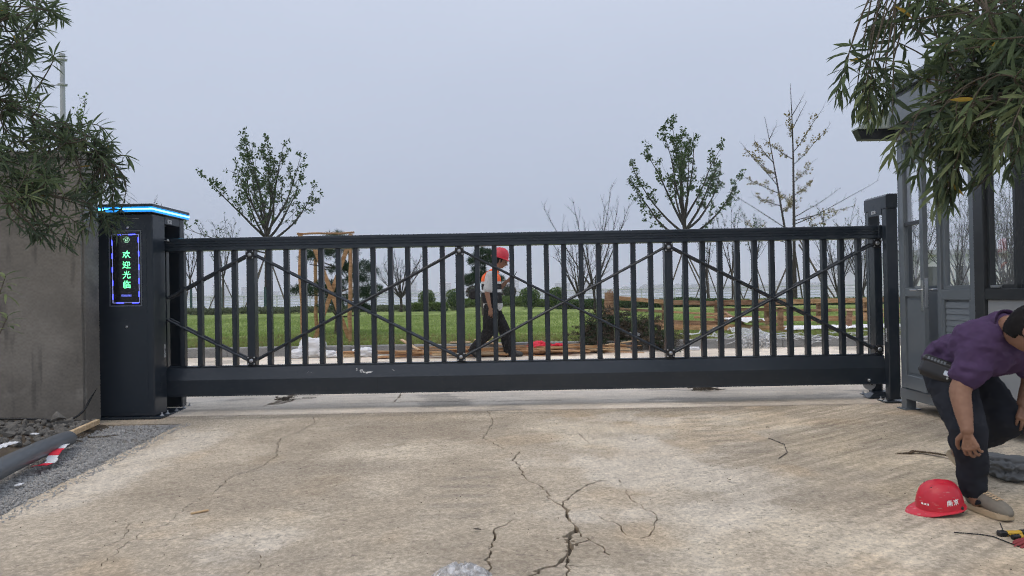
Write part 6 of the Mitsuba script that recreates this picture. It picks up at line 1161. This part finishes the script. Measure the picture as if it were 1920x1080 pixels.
# litter on the driveway
g = np.random.default_rng(30)
def chip(x, y, L, a, m, lbl, cat_='leaf', h=.006):
    v, f = leaf_template(.12, .5, .35, .16); M = trimesh.transformations.euler_matrix(0, 0, a)[:3, :3] * L; solo('dry_leaf' if cat_ == 'leaf' else 'wood_chip', (v @ M.T + [x, y, .008 + .12 * L], f), m, lbl, cat_, smooth=True)
chip(-.215, 3.62, .05, .1, 'm_bark', 'small dark fallen leaf left of the long crack'); chip(.92, 5.7, .05, 1.2, 'm_dead', 'small brown leaf in the middle of the right half of the driveway')
chip(2.05, 6.1, .07, .7, 'm_dead', 'dark narrow leaf in front of the receiving post'); chip(1.28, 4.45, .06, 1.7, 'm_twig', 'curled pale brown leaf left of the red hard hat')
solo('wood_chip', rough(bar((-1.74, 4.00, .006), (-1.665, 4.05, .010), .016, .008, r=.002).subdivide(), .003, 9, 3), 'm_plank_pale', 'pale wood chip on the left half of the driveway', 'wood chip')
# against the wall on the left: rubble, duct, batten, tape, cable
rub = Polygon([(-6.2, 6.95), (-3.86, 6.93), (-3.62, 6.2), (-3.50, 5.7), (-3.6, 5.0), (-3.8, 4.2), (-6.2, 4.2)])
u, v = np.meshgrid(np.linspace(-6.2, -3.5, 60), np.linspace(4.2, 6.9, 60), indexing='ij'); e = np.clip((-3.62 + .12 * (6.9 - v) * .3 - u) / .35, 0, 1); zz = -.02 + .055 * e + .045 * e * (meshkit.fbm(np.stack([u * 6, v * 6, 0 * u], -1), 4, 3) - .4); I = np.arange(3600).reshape(60, 60)
ground_like('rubble_bank', (np.stack([u, v, zz], -1).reshape(-1, 3), np.stack([I[:-1, :-1], I[1:, :-1], I[1:, 1:], I[:-1, 1:]], -1).reshape(-1, 4)), 'm_soil', 'low bank of soil and rubble at the foot of the wall', smooth=True)
ground_like('rubble', pebbles(420, Polygon([(-5.2, 6.88), (-3.80, 6.88), (-3.66, 6.3), (-3.62, 5.9), (-4.0, 5.6), (-5.2, 5.6)]), .014, .038, .045, 31, 1), 'm_rubble', 'small broken stones at the foot of the wall', 'stuff')
g = np.random.default_rng(44)
for i in range(22):
    x, y = g.uniform(-4.75, -3.82), g.uniform(6.05, 6.80); r = g.uniform(.035, .065); m = trimesh.convex.convex_hull(g.normal(size=(14, 3)) * [1, .8, .6]); m.vertices *= r / np.abs(m.vertices).max() * 1.2; m.vertices += [x, y, .05 + r * .35]
    solo('rubble_stone', m, 'm_rubble', 'angular grey stone in the rubble at the foot of the cement wall', 'stone', 'rubble stones at the foot of the wall')
m = trimesh.convex.convex_hull(np.random.default_rng(3).normal(size=(16, 3)) * [.8, .7, .9]); m.vertices *= .085 / np.abs(m.vertices).max(); m.vertices += [-4.05, 6.62, .125]; solo('rubble_stone', m, 'm_rubble', 'largest blocky grey stone standing on top of the rubble by the wall', 'stone')
pr('m_duct', (0.105, 0.115, 0.125), .42, .5)
du = thing('plastic_duct', 'flattened dark grey plastic duct lying on the gravel before the wall', 'duct')
d0 = np.array([[-3.02, 3.7, .10], [-3.16, 4.3, .10], [-3.30, 4.9, .10], [-3.40, 5.4, .095], [-3.47, 5.72, .085], [-3.50, 5.86, .08]]); ts = np.linspace(0, 1, 22); P_ = np.stack([np.interp(ts, np.linspace(0, 1, 6), d0[:, k]) for k in range(3)], 1); t_ = tube(P_, np.interp(ts, [0, .7, .9, 1], [.074, .070, .066, .064]), 26, False)
v = t_.vertices.copy(); cz = np.repeat(P_[:, 2], 26); v[:, 2] = cz + (v[:, 2] - cz) * .86; n_ = meshkit.fbm(v * 3.2, 3, 4) - .5; v += np.stack([n_ * .02, 0 * n_, n_ * .025], 1); t_.vertices = v; inn = t_.copy(); c = np.repeat(P_, 26, 0); inn.vertices = c + (v - c) * .93; inn.invert(); put(du + '__tube', cat(t_, inn), 'm_duct', smooth=50)
for k_ in (6, 14): rg = tube(P_[k_:k_ + 2], [.09, .09], 26, False)
put(du + '__edge_lip', tube([inn.vertices[-26 + j % 26] * .5 + t_.vertices[-26 + j % 26] * .5 for j in range(27)], [.004] * 27, 6, False), 'm_duct', smooth=50)
solo('batten', rough(bar((-3.47, 5.62, .10), (-3.78, 6.78, .055), .035, .045, r=.004).subdivide(), .003, 4, 2), 'm_plank_pale', 'pale wooden batten sticking out of the grey duct towards the wall', 'batten')
tp = thing('barrier_tape', 'strip of red and white barrier tape lying along the grey duct', 'tape'); pts = np.array([(-3.21, 5.02, .05), (-3.235, 5.10, .035), (-3.225, 5.19, .03), (-3.27, 5.28, .045), (-3.295, 5.36, .07), (-3.325, 5.45, .075), (-3.355, 5.54, .085), (-3.385, 5.62, .08)]); tt = np.linspace(0, 1, 29); Q = np.stack([np.interp(tt, np.linspace(0, 1, 8), pts[:, k]) for k in range(3)], 1) + np.random.default_rng(1).normal(0, .003, (29, 3))
for i in range(4): put(tp + '__band', ribbon(Q[i * 7:i * 7 + 8], .034, .002), 'm_red_cloth' if i % 2 == 0 else 'm_bag', smooth=40)
cb = [(-3.975, 7.18, .36), (-3.965, 7.02, .26), (-3.955, 6.9, .17), (-3.97, 6.83, .12), (-4.02, 6.78, .085), (-4.12, 6.76, .075), (-4.3, 6.80, .08), (-4.6, 6.83, .09), (-5.0, 6.8, .08)]
from scipy.interpolate import CubicSpline
solo('cable', tube(CubicSpline(np.linspace(0, 1, 9), np.array(cb))(np.linspace(0, 1, 60)), [.010] * 60, 8), 'm_black', 'black cable running from the gate cabinet down along the cement wall', 'cable', smooth=50)
solo('paper_scrap', sheet(-3.70, -3.62, 5.25, 5.50, .085, .05, 5, 18), 'm_bag', 'crumpled white paper scrap between the rubble and the duct', 'scrap', smooth=50)
solo('paper_scrap', sheet(-3.115, -3.085, 4.62, 4.67, .005, .02, 8, 12), 'm_bag', 'tiny white scrap on the gravel in front of the duct', 'scrap', smooth=50)
solo('paper_scrap', sheet(-3.92, -3.86, 6.02, 6.06, .07, .02, 9, 12), 'm_bag', 'small white scrap among the rubble stones', 'scrap', smooth=50)
twigheap('dry_twigs', 'few dry sticks in the rubble beside the duct', -3.72, 6.15, 8, 5, .22)
